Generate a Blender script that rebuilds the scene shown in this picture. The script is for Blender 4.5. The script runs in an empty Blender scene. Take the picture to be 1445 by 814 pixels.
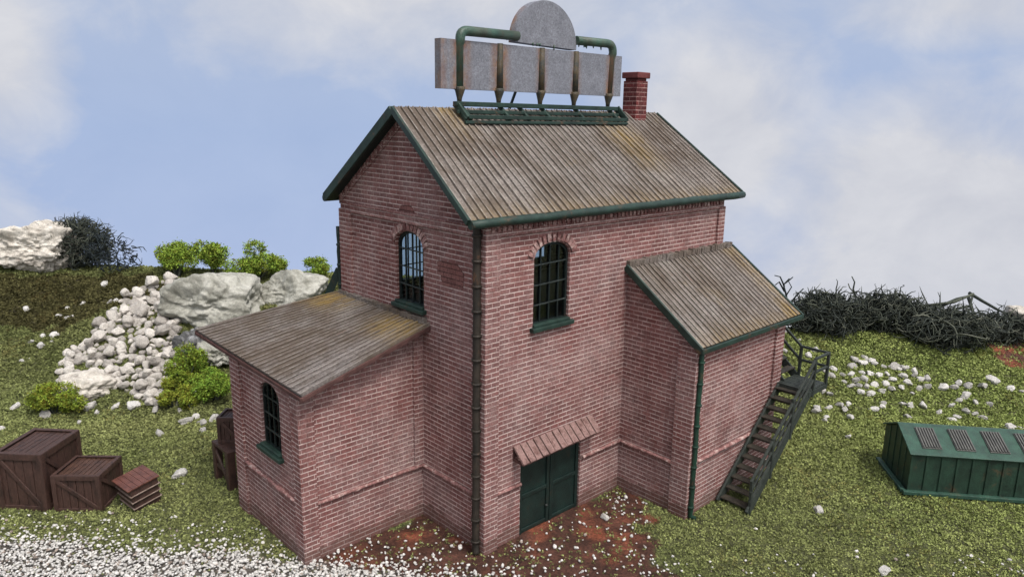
import bpy, bmesh, math, random
import numpy as np
from mathutils import Vector, Matrix, noise
from mathutils.geometry import tessellate_polygon

random.seed(7); rng = np.random.default_rng(7)
S = bpy.context.scene
COL = S.collection
V = Vector
R = math.radians

# ------------------------------------------------------------------ camera
CAM = V((-13.3057, -15.2168, 12.934)); FOC = 1051.28
FWD = V((0.66721523, 0.71006113, -0.22502672)); RGT = V((0.73106898, -0.68213391, 0.01521411)); UPV = V((0.14269542, 0.17466114, 0.9742338))
cd = bpy.data.cameras.new('camera'); cam = bpy.data.objects.new('camera', cd); COL.objects.link(cam); S.camera = cam
cam.matrix_world = Matrix(((RGT.x, UPV.x, -FWD.x, CAM.x), (RGT.y, UPV.y, -FWD.y, CAM.y), (RGT.z, UPV.z, -FWD.z, CAM.z), (0, 0, 0, 1)))
cd.sensor_width = 36; cd.lens = FOC / 1445 * 36; cd.clip_start = .1; cd.clip_end = 500

# ------------------------------------------------------------------ light
SUN_DIR = V((-0.08, -0.66, 1.15)).normalized()      # towards the light
W = bpy.data.worlds.new('World'); S.world = W; W.use_nodes = True
nt = W.node_tree; nt.nodes.clear()
sky = nt.nodes.new('ShaderNodeTexSky'); sky.sky_type = 'NISHITA'; sky.sun_disc = False
sky.sun_elevation = math.asin(SUN_DIR.z); sky.sun_rotation = math.atan2(SUN_DIR.x, SUN_DIR.y)
sky.dust_density = 4; sky.air_density = 1.0
bg = nt.nodes.new('ShaderNodeBackground'); bg.inputs[1].default_value = .13
hs = nt.nodes.new('ShaderNodeHueSaturation'); hs.inputs['Saturation'].default_value = .35   # overcast veil
wo = nt.nodes.new('ShaderNodeOutputWorld')
nt.links.new(sky.outputs[0], hs.inputs['Color']); nt.links.new(hs.outputs[0], bg.inputs[0]); nt.links.new(bg.outputs[0], wo.inputs[0])
sl = bpy.data.lights.new('sun', 'SUN'); sl.energy = 1.5; sl.angle = R(14); sl.color = (1, .95, .88)
so = bpy.data.objects.new('sun', sl); COL.objects.link(so); so.rotation_euler = SUN_DIR.to_track_quat('Z', 'Y').to_euler()
S.view_settings.view_transform = 'Standard'; S.view_settings.look = 'None'; S.view_settings.exposure = 0.65; S.view_settings.gamma = 1
EXPO = 2 ** 0.65

# ------------------------------------------------------------------ materials
class NM:
    def __init__(s, name, rough=.85, spec=.25):
        s.m = bpy.data.materials.new(name); s.m.use_nodes = True; s.t = s.m.node_tree; s.t.nodes.clear()
        s.o = s.n('ShaderNodeOutputMaterial'); s.b = s.n('ShaderNodeBsdfPrincipled'); s.l(s.b.outputs[0], s.o.inputs[0])
        s.b.inputs['Roughness'].default_value = rough; s.b.inputs['Specular IOR Level'].default_value = spec
        s.tc = s.n('ShaderNodeTexCoord')
    def n(s, t, **k):
        x = s.t.nodes.new(t)
        for a, b in k.items(): setattr(x, a, b)
        return x
    def l(s, a, b): s.t.links.new(a, b)
    def noise(s, scale, detail=4, rough=.6, co=None, dist=0, stretch=None):
        n = s.n('ShaderNodeTexNoise'); n.inputs['Scale'].default_value = scale; n.inputs['Detail'].default_value = detail
        n.inputs['Roughness'].default_value = rough; n.inputs['Distortion'].default_value = dist
        c = co or s.tc.outputs['Object']
        if stretch:
            mp = s.n('ShaderNodeMapping'); mp.inputs['Scale'].default_value = stretch; s.l(c, mp.inputs[0]); c = mp.outputs[0]
        s.l(c, n.inputs['Vector']); return n.outputs['Fac']
    def ramp(s, f, *st, interp='LINEAR'):
        r = s.n('ShaderNodeValToRGB'); r.color_ramp.interpolation = interp; e = r.color_ramp.elements
        while len(e) < len(st): e.new(.5)
        for q, (p, c) in zip(e, st):
            q.position = p; q.color = (c if isinstance(c, tuple) else (c, c, c)) + (1,) if not (isinstance(c, tuple) and len(c) == 4) else c
        s.l(f, r.inputs[0]); return r.outputs[0]
    def mix(s, f, a, b, mode='MIX'):
        m = s.n('ShaderNodeMix', data_type='RGBA', blend_type=mode)
        if isinstance(f, (int, float)): m.inputs[0].default_value = f
        else: s.l(f, m.inputs[0])
        for i, x in ((6, a), (7, b)):
            if isinstance(x, tuple): m.inputs[i].default_value = x + (1,)
            else: s.l(x, m.inputs[i])
        return m.outputs[2]
    def math(s, op, a, b=0., clamp=False):
        m = s.n('ShaderNodeMath', operation=op, use_clamp=clamp)
        for i, x in ((0, a), (1, b)):
            if isinstance(x, (int, float)): m.inputs[i].default_value = x
            else: s.l(x, m.inputs[i])
        return m.outputs[0]
    def bump(s, h, dist, strength=1., prev=None):
        b = s.n('ShaderNodeBump'); b.inputs['Distance'].default_value = dist; b.inputs['Strength'].default_value = strength
        s.l(h, b.inputs['Height'])
        if prev: s.l(prev, b.inputs['Normal'])
        return b.outputs[0]
    def done(s, col=None, nrm=None, rough=None):
        if col is not None:
            if isinstance(col, tuple): s.b.inputs[0].default_value = col + (1,)
            else: s.l(col, s.b.inputs[0])
        if nrm: s.l(nrm, s.b.inputs['Normal'])
        if rough is not None: s.l(rough, s.b.inputs['Roughness'])
        return s.m

def brick_mat(name, base, base2, mortar, wash=.5, row=.148, wid=.37):
    k = NM(name, .9, .15)
    uv = k.tc.outputs['UV']
    wv = k.n('ShaderNodeVectorMath', operation='MULTIPLY'); wv.inputs[1].default_value = (.04, .014, 0)
    nz = k.n('ShaderNodeTexNoise'); nz.inputs['Scale'].default_value = 3.5; nz.inputs['Detail'].default_value = 5; nz.inputs['Roughness'].default_value = .7
    k.l(uv, nz.inputs['Vector']); k.l(nz.outputs['Color'], wv.inputs[0])
    ad = k.n('ShaderNodeVectorMath', operation='ADD'); k.l(uv, ad.inputs[0]); k.l(wv.outputs[0], ad.inputs[1])
    b = k.n('ShaderNodeTexBrick'); k.l(ad.outputs[0], b.inputs['Vector'])
    b.inputs['Scale'].default_value = 1; b.inputs['Brick Width'].default_value = wid; b.inputs['Row Height'].default_value = row
    b.inputs['Mortar Size'].default_value = .014; b.inputs['Mortar Smooth'].default_value = .5; b.inputs['Bias'].default_value = -.1
    b.inputs['Color1'].default_value = base + (1,); b.inputs['Color2'].default_value = base2 + (1,); b.inputs['Mortar'].default_value = base + (1,)
    c = b.outputs['Color']
    sp_ = k.n('ShaderNodeSeparateXYZ'); k.l(ad.outputs[0], sp_.inputs[0])
    fr = k.math('FRACT', k.math('DIVIDE', sp_.outputs[1], row)); hd = k.math('ABSOLUTE', k.math('SUBTRACT', fr, .93))
    hl = k.ramp(hd, (.05, 1.), (.12, 0.))                       # light lower edge of every course
    mm = k.ramp(k.noise(1.6, 6, .75), (.36, .25), (.56, 1.))      # mortar and dry-brushed paint wear away in places
    fine = k.ramp(k.noise(26, 4, .8), (.30, .35), (.52, 1.))
    jf = k.math('MAXIMUM', k.math('MULTIPLY', b.outputs['Fac'], .62), hl)
    jf = k.math('MULTIPLY', k.math('MULTIPLY', jf, mm), fine)
    sp = k.ramp(k.noise(20, 6, .8), (.38, .5), (.62, 1.35)); c = k.mix(.85, c, sp, 'MULTIPLY')
    so_ = k.ramp(k.noise(.75, 6, .7, dist=.6), (.50, 0.), (.74, .6)); c = k.mix(so_, c, tuple(x * .42 for x in base2))
    ws = k.math('MULTIPLY', k.ramp(k.noise(.5, 5, .65), (.42, .12), (.66, 1.)), k.ramp(k.noise(12, 6, .85), (.40, 0.), (.66, 1.)))
    c = k.mix(k.math('MULTIPLY', ws, wash), c, (.46, .36, .345))
    rd = k.ramp(k.noise(1.1, 4, .6, stretch=(1, 1, .5)), (.54, 0.), (.75, .5)); c = k.mix(rd, c, tuple(x * y for x, y in zip(base, (.8, .55, .5))))
    c = k.mix(jf, c, mortar)
    # grime streaks running down; narrow darker strip along the foot of the wall
    sk = k.ramp(k.noise(1.5, 6, .75, stretch=(1, 1, .16)), (.54, 0.), (.74, .5)); c = k.mix(sk, c, (.085, .045, .042))
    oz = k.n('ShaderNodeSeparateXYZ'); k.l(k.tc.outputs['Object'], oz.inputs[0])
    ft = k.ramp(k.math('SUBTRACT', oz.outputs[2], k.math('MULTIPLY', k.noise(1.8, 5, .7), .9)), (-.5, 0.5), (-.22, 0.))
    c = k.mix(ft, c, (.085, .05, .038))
    n1 = k.bump(k.math('MULTIPLY', b.outputs['Fac'], -1.), .04, 1.)
    n1 = k.bump(k.noise(26, 5, .75), .025, .8, n1)
    return k.done(c, n1)

M = {}
M['brick'] = brick_mat('brick', (.240, .104, .096), (.150, .062, .058), (.74, .61, .575), .8)
M['brick_dark'] = brick_mat('brick_dark', (.235, .108, .098), (.18, .08, .074), (.04, .022, .020), .2)
M['brick_red'] = brick_mat('brick_red', (.19, .045, .045), (.07, .022, .024), (.50, .34, .31), .08, .17, .34)

def simple(name, cols, scale=3, rough=.8, spec=.25, bump=.01, fine=25, speck=.3, stretch=None, metallic=0):
    k = NM(name, rough, spec)
    n = k.noise(scale, 5, .65, stretch=stretch)
    c = k.ramp(n, *[(.3 + .4 * i / max(1, len(cols) - 1), x) for i, x in enumerate(cols)])
    f = k.noise(fine, 5, .8, stretch=stretch); c = k.mix(speck, c, k.ramp(f, (.3, .35), (.7, 1.5)), 'MULTIPLY')
    k.b.inputs['Metallic'].default_value = metallic
    return k.done(c, k.bump(f, bump, .8))

# voussoirs / trim: each block its own tint
k = NM('brick_trim', .9, .15)
g = k.n('ShaderNodeNewGeometry')
c = k.ramp(g.outputs['Random Per Island'], (0., (.12, .052, .05)), (.5, (.21, .10, .094)), (1., (.34, .215, .20)))
c = k.mix(.9, c, k.ramp(k.noise(9, 6, .8), (.38, .45), (.62, 1.5)), 'MULTIPLY')
c = k.mix(k.ramp(k.noise(5, 6, .8), (.52, 0.), (.62, .7)), c, (.60, .48, .44))
M['trim'] = k.done(c, k.bump(k.noise(25, 5, .7), .02, .8))

def roof_mat(name, warm, stain=1., yellow=.55):
    k = NM(name, .75, .3); uv = k.tc.outputs['UV']
    sx = k.n('ShaderNodeSeparateXYZ'); k.l(uv, sx.inputs[0])
    fl = k.math('FLOOR', sx.outputs[0]); wn = k.n('ShaderNodeTexWhiteNoise', noise_dimensions='1D'); k.l(fl, wn.inputs['W'])
    base = k.ramp(wn.outputs[0], (0., tuple(x * .86 for x in warm)), (.5, warm), (1., tuple(min(1, x * 1.14) for x in warm)))
    st = k.noise(2.2, 6, .75, uv, stretch=(1.2, .35, 1)); base = k.mix(.9, base, k.ramp(st, (.32, .66), (.66, 1.28)), 'MULTIPLY')
    fi = k.noise(13, 5, .9); base = k.mix(.95, base, k.ramp(fi, (.36, .35), (.64, 1.6)), 'MULTIPLY')
    dk = k.ramp(k.noise(.40, 6, .7), (.38, 0.), (.58, .85)); base = k.mix(dk, base, (.085, .062, .045))
    ye = k.ramp(k.noise(.45, 4, .6, dist=.5), (yellow, 0.), (yellow + .13, .6)); ye = k.math('MULTIPLY', ye, k.ramp(k.noise(1.5, 5, .8, uv, stretch=(2.2, .3, 1)), (.35, 0.), (.62, 1.)))
    base = k.mix(k.math('MULTIPLY', ye, stain), base, (.25, .17, .06))
    rr_ = k.ramp(k.noise(1.3, 4, .65, uv, stretch=(1.0, .4, 1)), (.67, 0.), (.74, .4)); base = k.mix(rr_, base, (.22, .05, .04))
    # lighter edges of the battens, black line in the joint
    fr = k.math('FRACT', sx.outputs[0])
    ed = k.ramp(k.math('ABSOLUTE', k.math('SUBTRACT', fr, .13)), (.05, 1.), (.09, 0.))
    ed = k.math('MULTIPLY', ed, k.ramp(k.noise(3, 5, .75), (.40, .0), (.62, .7))); base = k.mix(ed, base, (.36, .33, .30))
    jt = k.ramp(fr, (.90, 0.), (.945, .9)); base = k.mix(jt, base, (.03, .025, .02))
    at = k.n('ShaderNodeAttribute', attribute_name='moss')
    ms = k.math('MULTIPLY', at.outputs['Fac'], k.ramp(k.noise(2.5, 6, .8, uv, stretch=(1, .5, 1)), (.40, 0.), (.62, .9)))
    base = k.mix(ms, base, (.34, .22, .045))
    return k.done(base, k.bump(fi, .02, .8))
M['roof'] = roof_mat('roof_boards', (.180, .156, .141), .8, .62)
M['roof_grey'] = roof_mat('roof_boards_grey', (.172, .152, .144), .6, .64)

def paint(name, col, dark, rust=.25, rough=.5):
    k = NM(name, rough, .4)
    c = k.ramp(k.noise(2.5, 6, .7), (.32, dark), (.68, col))
    c = k.mix(k.ramp(k.noise(1.7, 6, .75, dist=.5), (.58, 0.), (.72, rust)), c, (.20, .075, .03))
    c = k.mix(.6, c, k.ramp(k.noise(24, 5, .8), (.33, .5), (.7, 1.5)), 'MULTIPLY')
    return k.done(c, k.bump(k.noise(20, 5, .7), .015, .6))
M['green'] = paint('green_paint', (.022, .050, .038), (.007, .017, .014), .6)
M['green_dark'] = paint('dark_green_paint', (.010, .026, .022), (.004, .011, .010), .12)
M['housing'] = paint('housing_green', (.022, .056, .036), (.010, .022, .015), .3)
M['housing_lid'] = paint('housing_lid_green', (.032, .088, .060), (.016, .040, .030), .25)
M['window_black'] = paint('window_paint', (.009, .018, .017), (.004, .007, .007), .1)
M['bar'] = paint('bar_paint', (.045, .055, .052), (.012, .018, .018), .1)
M['pipe_brown'] = paint('pipe_brown', (.040, .030, .022), (.012, .011, .009), .9, .6)
M['pipe_green'] = paint('pipe_green', (.012, .050, .030), (.005, .017, .012), .5, .55)
M['canopy'] = simple('canopy_shingle', [(.10, .052, .045), (.27, .17, .155), (.09, .04, .034)], 3, .85, bump=.03, speck=.8)
M['fascia'] = simple('fascia_red', [(.045, .022, .020), (.12, .06, .054)], 3, .85)
M['cap_red'] = simple('cap_red', [(.09, .025, .025), (.17, .05, .048)], 4, .85)
M['floor'] = simple('interior_floor', [(.03, .028, .026), (.05, .045, .04)], 3)
M['wood'] = simple('crate_wood', [(.022, .012, .010), (.062, .032, .025), (.04, .02, .016)], 3.5, .55, .4, .02, 20, .7, (1, 1, .35))
M['wood_brown'] = simple('crate_wood_brown', [(.035, .017, .012), (.095, .048, .032)], 3, .5, .4, .02, 20, .7, (1, 1, .35))
M['wood_red'] = simple('crate_wood_red', [(.07, .024, .017), (.16, .06, .042)], 4, .45, .5, .02, 20, .7)
M['wood_pale'] = simple('crate_wood_rubbed', [(.13, .09, .07), (.28, .21, .18)], 5, .6, .4, .02, 20, .7)
M['stair'] = simple('stair_wood', [(.010, .014, .013), (.034, .042, .036), (.018, .022, .02)], 3, .6, .35, .02, 22, .7)
M['tread'] = simple('tread_wood', [(.018, .017, .014), (.055, .045, .034)], 3, .6, .35, .02, 22, .7)
M['louvre'] = simple('louvre_metal', [(.045, .045, .042), (.10, .10, .09)], 4, .55, .5, .015)

# sign board: galvanised, speckled, rust runs
k = NM('sign_metal', .6, .4)
c = k.ramp(k.noise(2.2, 6, .7), (.3, (.14, .145, .17)), (.7, (.21, .218, .25)))
c = k.mix(.85, c, k.ramp(k.noise(16, 6, .9), (.36, .45), (.64, 1.5)), 'MULTIPLY')
at = k.n('ShaderNodeAttribute', attribute_name='rust')
rs = k.math('MULTIPLY', at.outputs['Fac'], k.ramp(k.noise(3, 6, .8, stretch=(1.4, 1, .5)), (.36, 0.), (.60, 1.)))
c = k.mix(rs, c, k.ramp(k.noise(5, 4, .6), (.35, (.15, .055, .03)), (.6, (.24, .12, .045))))
M['sign'] = k.done(c, k.bump(k.noise(28, 5, .8), .015, .6))
k = NM('sign_pipe', .45, .45)
c = k.ramp(k.noise(2.2, 6, .7), (.32, (.022, .05, .036)), (.68, (.055, .115, .085)))
at = k.n('ShaderNodeAttribute', attribute_name='rust')
c = k.mix(k.math('MULTIPLY', at.outputs['Fac'], k.ramp(k.noise(1.8, 5, .7, stretch=(1, 1, .5)), (.42, 0.), (.60, .8))), c, (.15, .075, .045))
M['sign_pipe'] = k.done(c, k.bump(k.noise(20, 5, .7), .02, .6))
M['post'] = simple('sign_post', [(.06, .032, .02), (.035, .04, .036), (.08, .058, .03), (.07, .07, .07)], 2.5, .6, .35, .02, 22, .6)

def rock_mat(name, lo, mid, hi, sc=1.):
    k = NM(name, .85, .25)
    c = k.ramp(k.noise(1.1 * sc, 8, .72, dist=.8), (.30, lo), (.48, mid), (.70, hi))
    c = k.mix(k.ramp(k.noise(3.5 * sc, 6, .7, dist=1.5, stretch=(1, 1, 2)), (.56, 0.), (.68, .55)), c, lo)
    c = k.mix(.6, c, k.ramp(k.noise(12 * sc, 6, .8), (.35, .6), (.65, 1.25)), 'MULTIPLY')
    n = k.bump(k.noise(3.0 * sc, 7, .7, dist=1.), .07 / sc, .7)
    return k.done(c, k.bump(k.noise(16 * sc, 6, .75), .03 / sc, .8, n))
M['rock_grey'] = rock_mat('rock_grey', (.13, .125, .10), (.35, .345, .30), (.56, .55, .50), .55)
M['rock_pale'] = rock_mat('rock_pale', (.17, .14, .115), (.54, .50, .44), (.74, .70, .64))
M['rock_dark'] = rock_mat('rock_dark', (.035, .035, .035), (.09, .09, .09), (.38, .38, .38))
def stone_mat(name, a, b):
    k = NM(name, .85, .2)
    oi = k.n('ShaderNodeObjectInfo')
    base = k.mix(oi.outputs['Random'], a, b)
    c = k.mix(.75, base, k.ramp(k.noise(5, 6, .75), (.33, .55), (.6, 1.12)), 'MULTIPLY')
    c = k.mix(k.ramp(k.noise(2.3, 5, .7), (.58, 0.), (.75, .5)), c, (.26, .22, .17))
    return k.done(c, k.bump(k.noise(9, 6, .7), .05, .8))
M['stone'] = stone_mat('rubble_stone', (.30, .275, .25), (.62, .58, .53))
M['stone_bright'] = stone_mat('bright_stone', (.36, .345, .32), (.62, .60, .57))
def attr_mat(name, attr, rough=.95, bump=None, gloss=.1):
    k = NM(name, rough, gloss)
    a = k.n('ShaderNodeAttribute', attribute_name=attr)
    c = a.outputs['Color']
    if bump: return k.done(k.mix(.5 if name == 'ballast_gravel' else .6, c, k.ramp(k.noise(bump, 5, .8), (.35, .5), (.65, 1.4)), 'MULTIPLY'), k.bump(k.noise(bump, 6, .8), .06, 1))
    return k.done(c)
M['turf'] = attr_mat('turf_fibre', 'Col')
M['leaf'] = attr_mat('leaf_foam', 'Col', .8, gloss=.2)
M['gravel'] = attr_mat('ballast_gravel', 'Col', .85, 14)
k = NM('ground_soil', .8, .3); a_ = k.n('ShaderNodeAttribute', attribute_name='Col')
c = k.mix(.95, a_.outputs['Color'], k.ramp(k.noise(1.6, 7, .75, dist=.6), (.34, .35), (.64, 1.5)), 'MULTIPLY')
c = k.mix(.9, c, k.ramp(k.noise(9, 6, .85), (.36, .35), (.64, 1.6)), 'MULTIPLY')
M['ground'] = k.done(c, k.bump(k.noise(6, 7, .8), .12, 1))
k = NM('twig_bark', .75, .3); g = k.n('ShaderNodeNewGeometry')
c = k.ramp(g.outputs['Random Per Island'], (0., (.014, .018, .016)), (.5, (.034, .042, .034)), (.85, (.07, .078, .056)), (1., (.13, .135, .105)))
M['twig'] = k.done(k.mix(.6, c, k.ramp(k.noise(14, 5, .8), (.35, .5), (.65, 1.4)), 'MULTIPLY'))
M['twig_blue'] = simple('twig_bark_dark', [(.010, .016, .020), (.030, .040, .042)], 2.5, .75, .3, .02, 18, .5)
k = NM('window_glass', .08, .5)
tr = k.n('ShaderNodeBsdfTransparent'); gl = k.n('ShaderNodeBsdfGlossy'); gl.inputs['Roughness'].default_value = .1; mx = k.n('ShaderNodeMixShader'); mx.inputs[0].default_value = .05
tr.inputs[0].default_value = (.82, .86, .86, 1)
k.l(tr.outputs[0], mx.inputs[1]); k.l(gl.outputs[0], mx.inputs[2]); k.l(mx.outputs[0], k.o.inputs[0]); M['glass'] = k.m

# ------------------------------------------------------------------ geometry helpers
def link(o, parent=None):
    COL.objects.link(o)
    if parent is not None:
        o.parent = parent      # geometry is written in world coordinates, so undo the empty's own placement
        o.matrix_parent_inverse = parent.matrix_basis.inverted() if parent.type == 'EMPTY' else Matrix()
    return o
def tag(o, label=None, cat=None, group=None, kind=None):
    if label: o['label'] = label
    if cat: o['category'] = cat
    if group: o['group'] = group
    if kind: o['kind'] = kind
    return o
def empty(name, loc=(0, 0, 0), rz=0):
    o = bpy.data.objects.new(name, None); COL.objects.link(o); o.empty_display_size = .3
    o.location = loc; o.rotation_euler = (0, 0, rz); o.matrix_basis = Matrix.Translation(V(loc)) @ Matrix.Rotation(rz, 4, 'Z')
    return o

class MB:
    """collects shapes and links them as one mesh object"""
    def __init__(s): s.v = []; s.f = []; s.uv = {}; s.sm = set()
    def add(s, vs, fs, smooth=False):
        b = len(s.v); s.v += [tuple(x) for x in vs]
        for f in fs:
            if smooth: s.sm.add(len(s.f))
            s.f.append(tuple(b + i for i in f))
    def box(s, a, b, jit=0):
        a, b = V(a), V(b)
        vs = [V((x, y, z)) for x in (a.x, b.x) for y in (a.y, b.y) for z in (a.z, b.z)]
        if jit: vs = [v + V((random.uniform(-jit, jit), random.uniform(-jit, jit), random.uniform(-jit, jit))) for v in vs]
        s.add(vs, [(0, 1, 3, 2), (4, 6, 7, 5), (0, 4, 5, 1), (2, 3, 7, 6), (0, 2, 6, 4), (1, 5, 7, 3)])
    def obox(s, c, ax, ay, az):
        """box about c with half-axis vectors"""
        c, ax, ay, az = V(c), V(ax), V(ay), V(az)
        vs = [c + ax * i + ay * j + az * k_ for i in (-1, 1) for j in (-1, 1) for k_ in (-1, 1)]
        fs = [(0, 1, 3, 2), (4, 6, 7, 5), (0, 4, 5, 1), (2, 3, 7, 6), (0, 2, 6, 4), (1, 5, 7, 3)]
        if ax.cross(ay).dot(az) < 0: fs = [f[::-1] for f in fs]
        s.add(vs, fs)
    def beam(s, p, q, w, h, up=(0, 0, 1)):
        p, q = V(p), V(q); d = (q - p); n = d.normalized(); side = n.cross(V(up))
        if side.length < 1e-3: side = n.cross(V((1, 0, 0)))
        side.normalize(); u = side.cross(n)
        s.obox((p + q) / 2, d / 2, side * w / 2, u * h / 2)
    def tube(s, path, r, n=10, cap=True, smooth=True):
        P = [V(p) for p in path]; rs = r if isinstance(r, (list, tuple)) else [r] * len(P)
        b = len(s.v); ref = None; vs = []
        for i, p in enumerate(P):
            t = (P[min(i + 1, len(P) - 1)] - P[max(i - 1, 0)]).normalized()
            if ref is None:
                ref = t.cross(V((0, 0, 1)))
                if ref.length < .1: ref = t.cross(V((1, 0, 0)))
            ref = (ref - t * ref.dot(t)).normalized(); bi = t.cross(ref)
            for j in range(n):
                a = 2 * math.pi * j / n; vs.append(p + (ref * math.cos(a) + bi * math.sin(a)) * rs[i])
        fs = []
        for i in range(len(P) - 1):
            for j in range(n):
                fs.append((i * n + j, i * n + (j + 1) % n, (i + 1) * n + (j + 1) % n, (i + 1) * n + j))
        s.add(vs, fs, smooth)
        if cap: s.add([], []); s.f.append(tuple(b + j for j in range(n))[::-1]); s.f.append(tuple(b + (len(P) - 1) * n + j for j in range(n)))
    def slab(s, outer, holes, o, eu, ev, en, t):
        """flat polygon with holes in plane (o, eu, ev), thickened by t along -en"""
        o, eu, ev, en = V(o), V(eu), V(ev), V(en)
        loops = [outer] + list(holes)
        tri = tessellate_polygon([[V((x, y, 0)) for x, y in L] for L in loops])
        flat = [p for L in loops for p in L]
        F = [o + eu * x + ev * y for x, y in flat]; B = [p - en * t for p in F]; n = len(F)
        flip = eu.cross(ev).dot(en) < 0
        fs = []
        for a, b, c_ in tri:
            ar = (flat[b][0] - flat[a][0]) * (flat[c_][1] - flat[a][1]) - (flat[b][1] - flat[a][1]) * (flat[c_][0] - flat[a][0])
            if (ar < 0) != flip: a, b = b, a
            fs.append((a, b, c_)); fs.append((n + c_, n + b, n + a))
        k0 = 0
        for L in loops:
            m = len(L)
            for i in range(m): fs.append((k0 + i, n + k0 + i, n + k0 + (i + 1) % m, k0 + (i + 1) % m))
            k0 += m
        s.add(F + B, fs)
    def build_each(s, name, mat, parent=None, **kw):
        """one object per loose piece"""
        root = list(range(len(s.v)))
        def find(i):
            while root[i] != i: root[i] = root[root[i]]; i = root[i]
            return i
        for f in s.f:
            for i in f[1:]: root[find(i)] = find(f[0])
        groups = {}
        for k_, f in enumerate(s.f): groups.setdefault(find(f[0]), []).append(k_)
        outs = []
        for g_ in groups.values():
            m = MB(); mp = {}
            for k_ in g_:
                nf = []
                for i in s.f[k_]:
                    if i not in mp: mp[i] = len(m.v); m.v.append(s.v[i])
                    nf.append(mp[i])
                if k_ in s.sm: m.sm.add(len(m.f))
                m.f.append(tuple(nf))
            outs.append(m.build(name, mat, parent, **kw))
        return outs
    def build(s, name, mat, parent=None, bevel=0, uvbox=False, recalc=True, label=None):
        me = bpy.data.meshes.new(name); me.from_pydata(s.v, [], s.f)
        if recalc:
            bm = bmesh.new(); bm.from_mesh(me); bmesh.ops.recalc_face_normals(bm, faces=bm.faces); bm.to_mesh(me); bm.free()
        for i in s.sm:
            if i < len(me.polygons): me.polygons[i].use_smooth = True
        me.materials.append(M[mat] if isinstance(mat, str) else mat)
        if uvbox:
            ul = me.uv_layers.new(name='UVMap')
            for p in me.polygons:
                nx, ny, nz = (abs(c) for c in p.normal)
                for li in p.loop_indices:
                    co = me.vertices[me.loops[li].vertex_index].co
                    ul.data[li].uv = (co.y + .13, co.z) if nx > ny and nx > nz * .6 else ((co.x, co.z) if ny >= nx and ny > nz * .6 else (co.x, co.y))
        o = bpy.data.objects.new(name, me); link(o, parent)
        if label: o['label'] = label
        if bevel:
            b = o.modifiers.new('bevel', 'BEVEL'); b.width = bevel; b.segments = 2; b.limit_method = 'ANGLE'; b.angle_limit = R(40)
        return o

def fast_mesh(name, verts, faces_flat, nper, cols=None, mat=None):
    """numpy mesh: all faces with nper corners; cols per face"""
    me = bpy.data.meshes.new(name); nv = len(verts); nf = len(faces_flat) // nper
    me.vertices.add(nv); me.vertices.foreach_set('co', np.asarray(verts, np.float32).ravel())
    me.loops.add(nf * nper); me.loops.foreach_set('vertex_index', np.asarray(faces_flat, np.int32))
    me.polygons.add(nf); me.polygons.foreach_set('loop_start', np.arange(0, nf * nper, nper, dtype=np.int32))
    me.polygons.foreach_set('loop_total', np.full(nf, nper, np.int32))
    me.update(calc_edges=True)
    if cols is not None:
        a = me.attributes.new('Col', 'FLOAT_COLOR', 'POINT')
        a.data.foreach_set('color', np.concatenate([cols, np.ones((nv, 1))], 1).astype(np.float32).ravel())
    if mat: me.materials.append(M[mat])
    return me

# ------------------------------------------------------------------ terrain
UH = V((RGT.x, RGT.y, 0)).normalized(); WH = V((FWD.x, FWD.y, 0)).normalized(); C0 = V((CAM.x, CAM.y, 0))
def uw(x, y): return (x - CAM.x) * UH.x + (y - CAM.y) * UH.y, (x - CAM.x) * WH.x + (y - CAM.y) * WH.y
def xy(u, w): return CAM.x + UH.x * u + WH.x * w, CAM.y + UH.y * u + WH.y * w
def sst(a, b, x):
    t = np.clip((x - a) / (b - a), 0, 1); return t * t * (3 - 2 * t)
_tab = rng.random((64, 64))
def vn(x, y):
    xi = np.floor(x).astype(int); yi = np.floor(y).astype(int); fx = x - xi; fy = y - yi; fx = fx * fx * (3 - 2 * fx); fy = fy * fy * (3 - 2 * fy)
    g = lambda a, b: _tab[a % 64, b % 64]
    return (g(xi, yi) * (1 - fx) + g(xi + 1, yi) * fx) * (1 - fy) + (g(xi, yi + 1) * (1 - fx) + g(xi + 1, yi + 1) * fx) * fy
def fbm(x, y, o=4):
    s = 0; a = .5; t = 0
    for i in range(o): s = s + a * vn(x * 2 ** i + 17 * i, y * 2 ** i + 5 * i); t += a; a *= .55
    return s / t
def height(u, w):
    u = np.asarray(u, float); w = np.asarray(w, float)
    k_ = sst(-10, 12, u)
    top = 4.0 * (1 - k_) + 2.05 * k_ + .5 * sst(-22, -30, u) - .3 * sst(20, 30, u)
    w1 = 41.5 * (1 - k_) + 37.5 * k_; w0 = 30.2 * (1 - k_) + 31.5 * k_
    t = np.clip((w - w0) / (w1 - w0), 0, 1); z = top * (t ** 1.15 * (1 - .25 * t) / .75 * (1 - t * .0))
    z = np.where(t >= 1, top, z)
    z = z * (1 + .1 * (fbm(u * .25, w * .25) - .5) * t)
    z = z - (top + 3.2) * sst(0, 6, w - w1 - .7)
    n = (fbm(u * .6, w * .6) - .5) * .35 + (fbm(u * 2.2 + 9, w * 2.2, 3) - .5) * .12
    x = CAM.x + UH.x * u + WH.x * w; y = CAM.y + UH.y * u + WH.y * w
    dx = np.maximum(np.maximum(-4.4 - x, x - 13.3), 0); dy = np.maximum(np.maximum(-4.4 - y, y - 8), 0)
    return z + n * sst(.0, 2.5, np.hypot(dx, dy)) * .8
def hz(x, y): return float(height(*uw(x, y)))
def ray(px, py): return FWD + RGT * ((px - 722.5) / FOC) - UPV * ((py - 407) / FOC)
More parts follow.
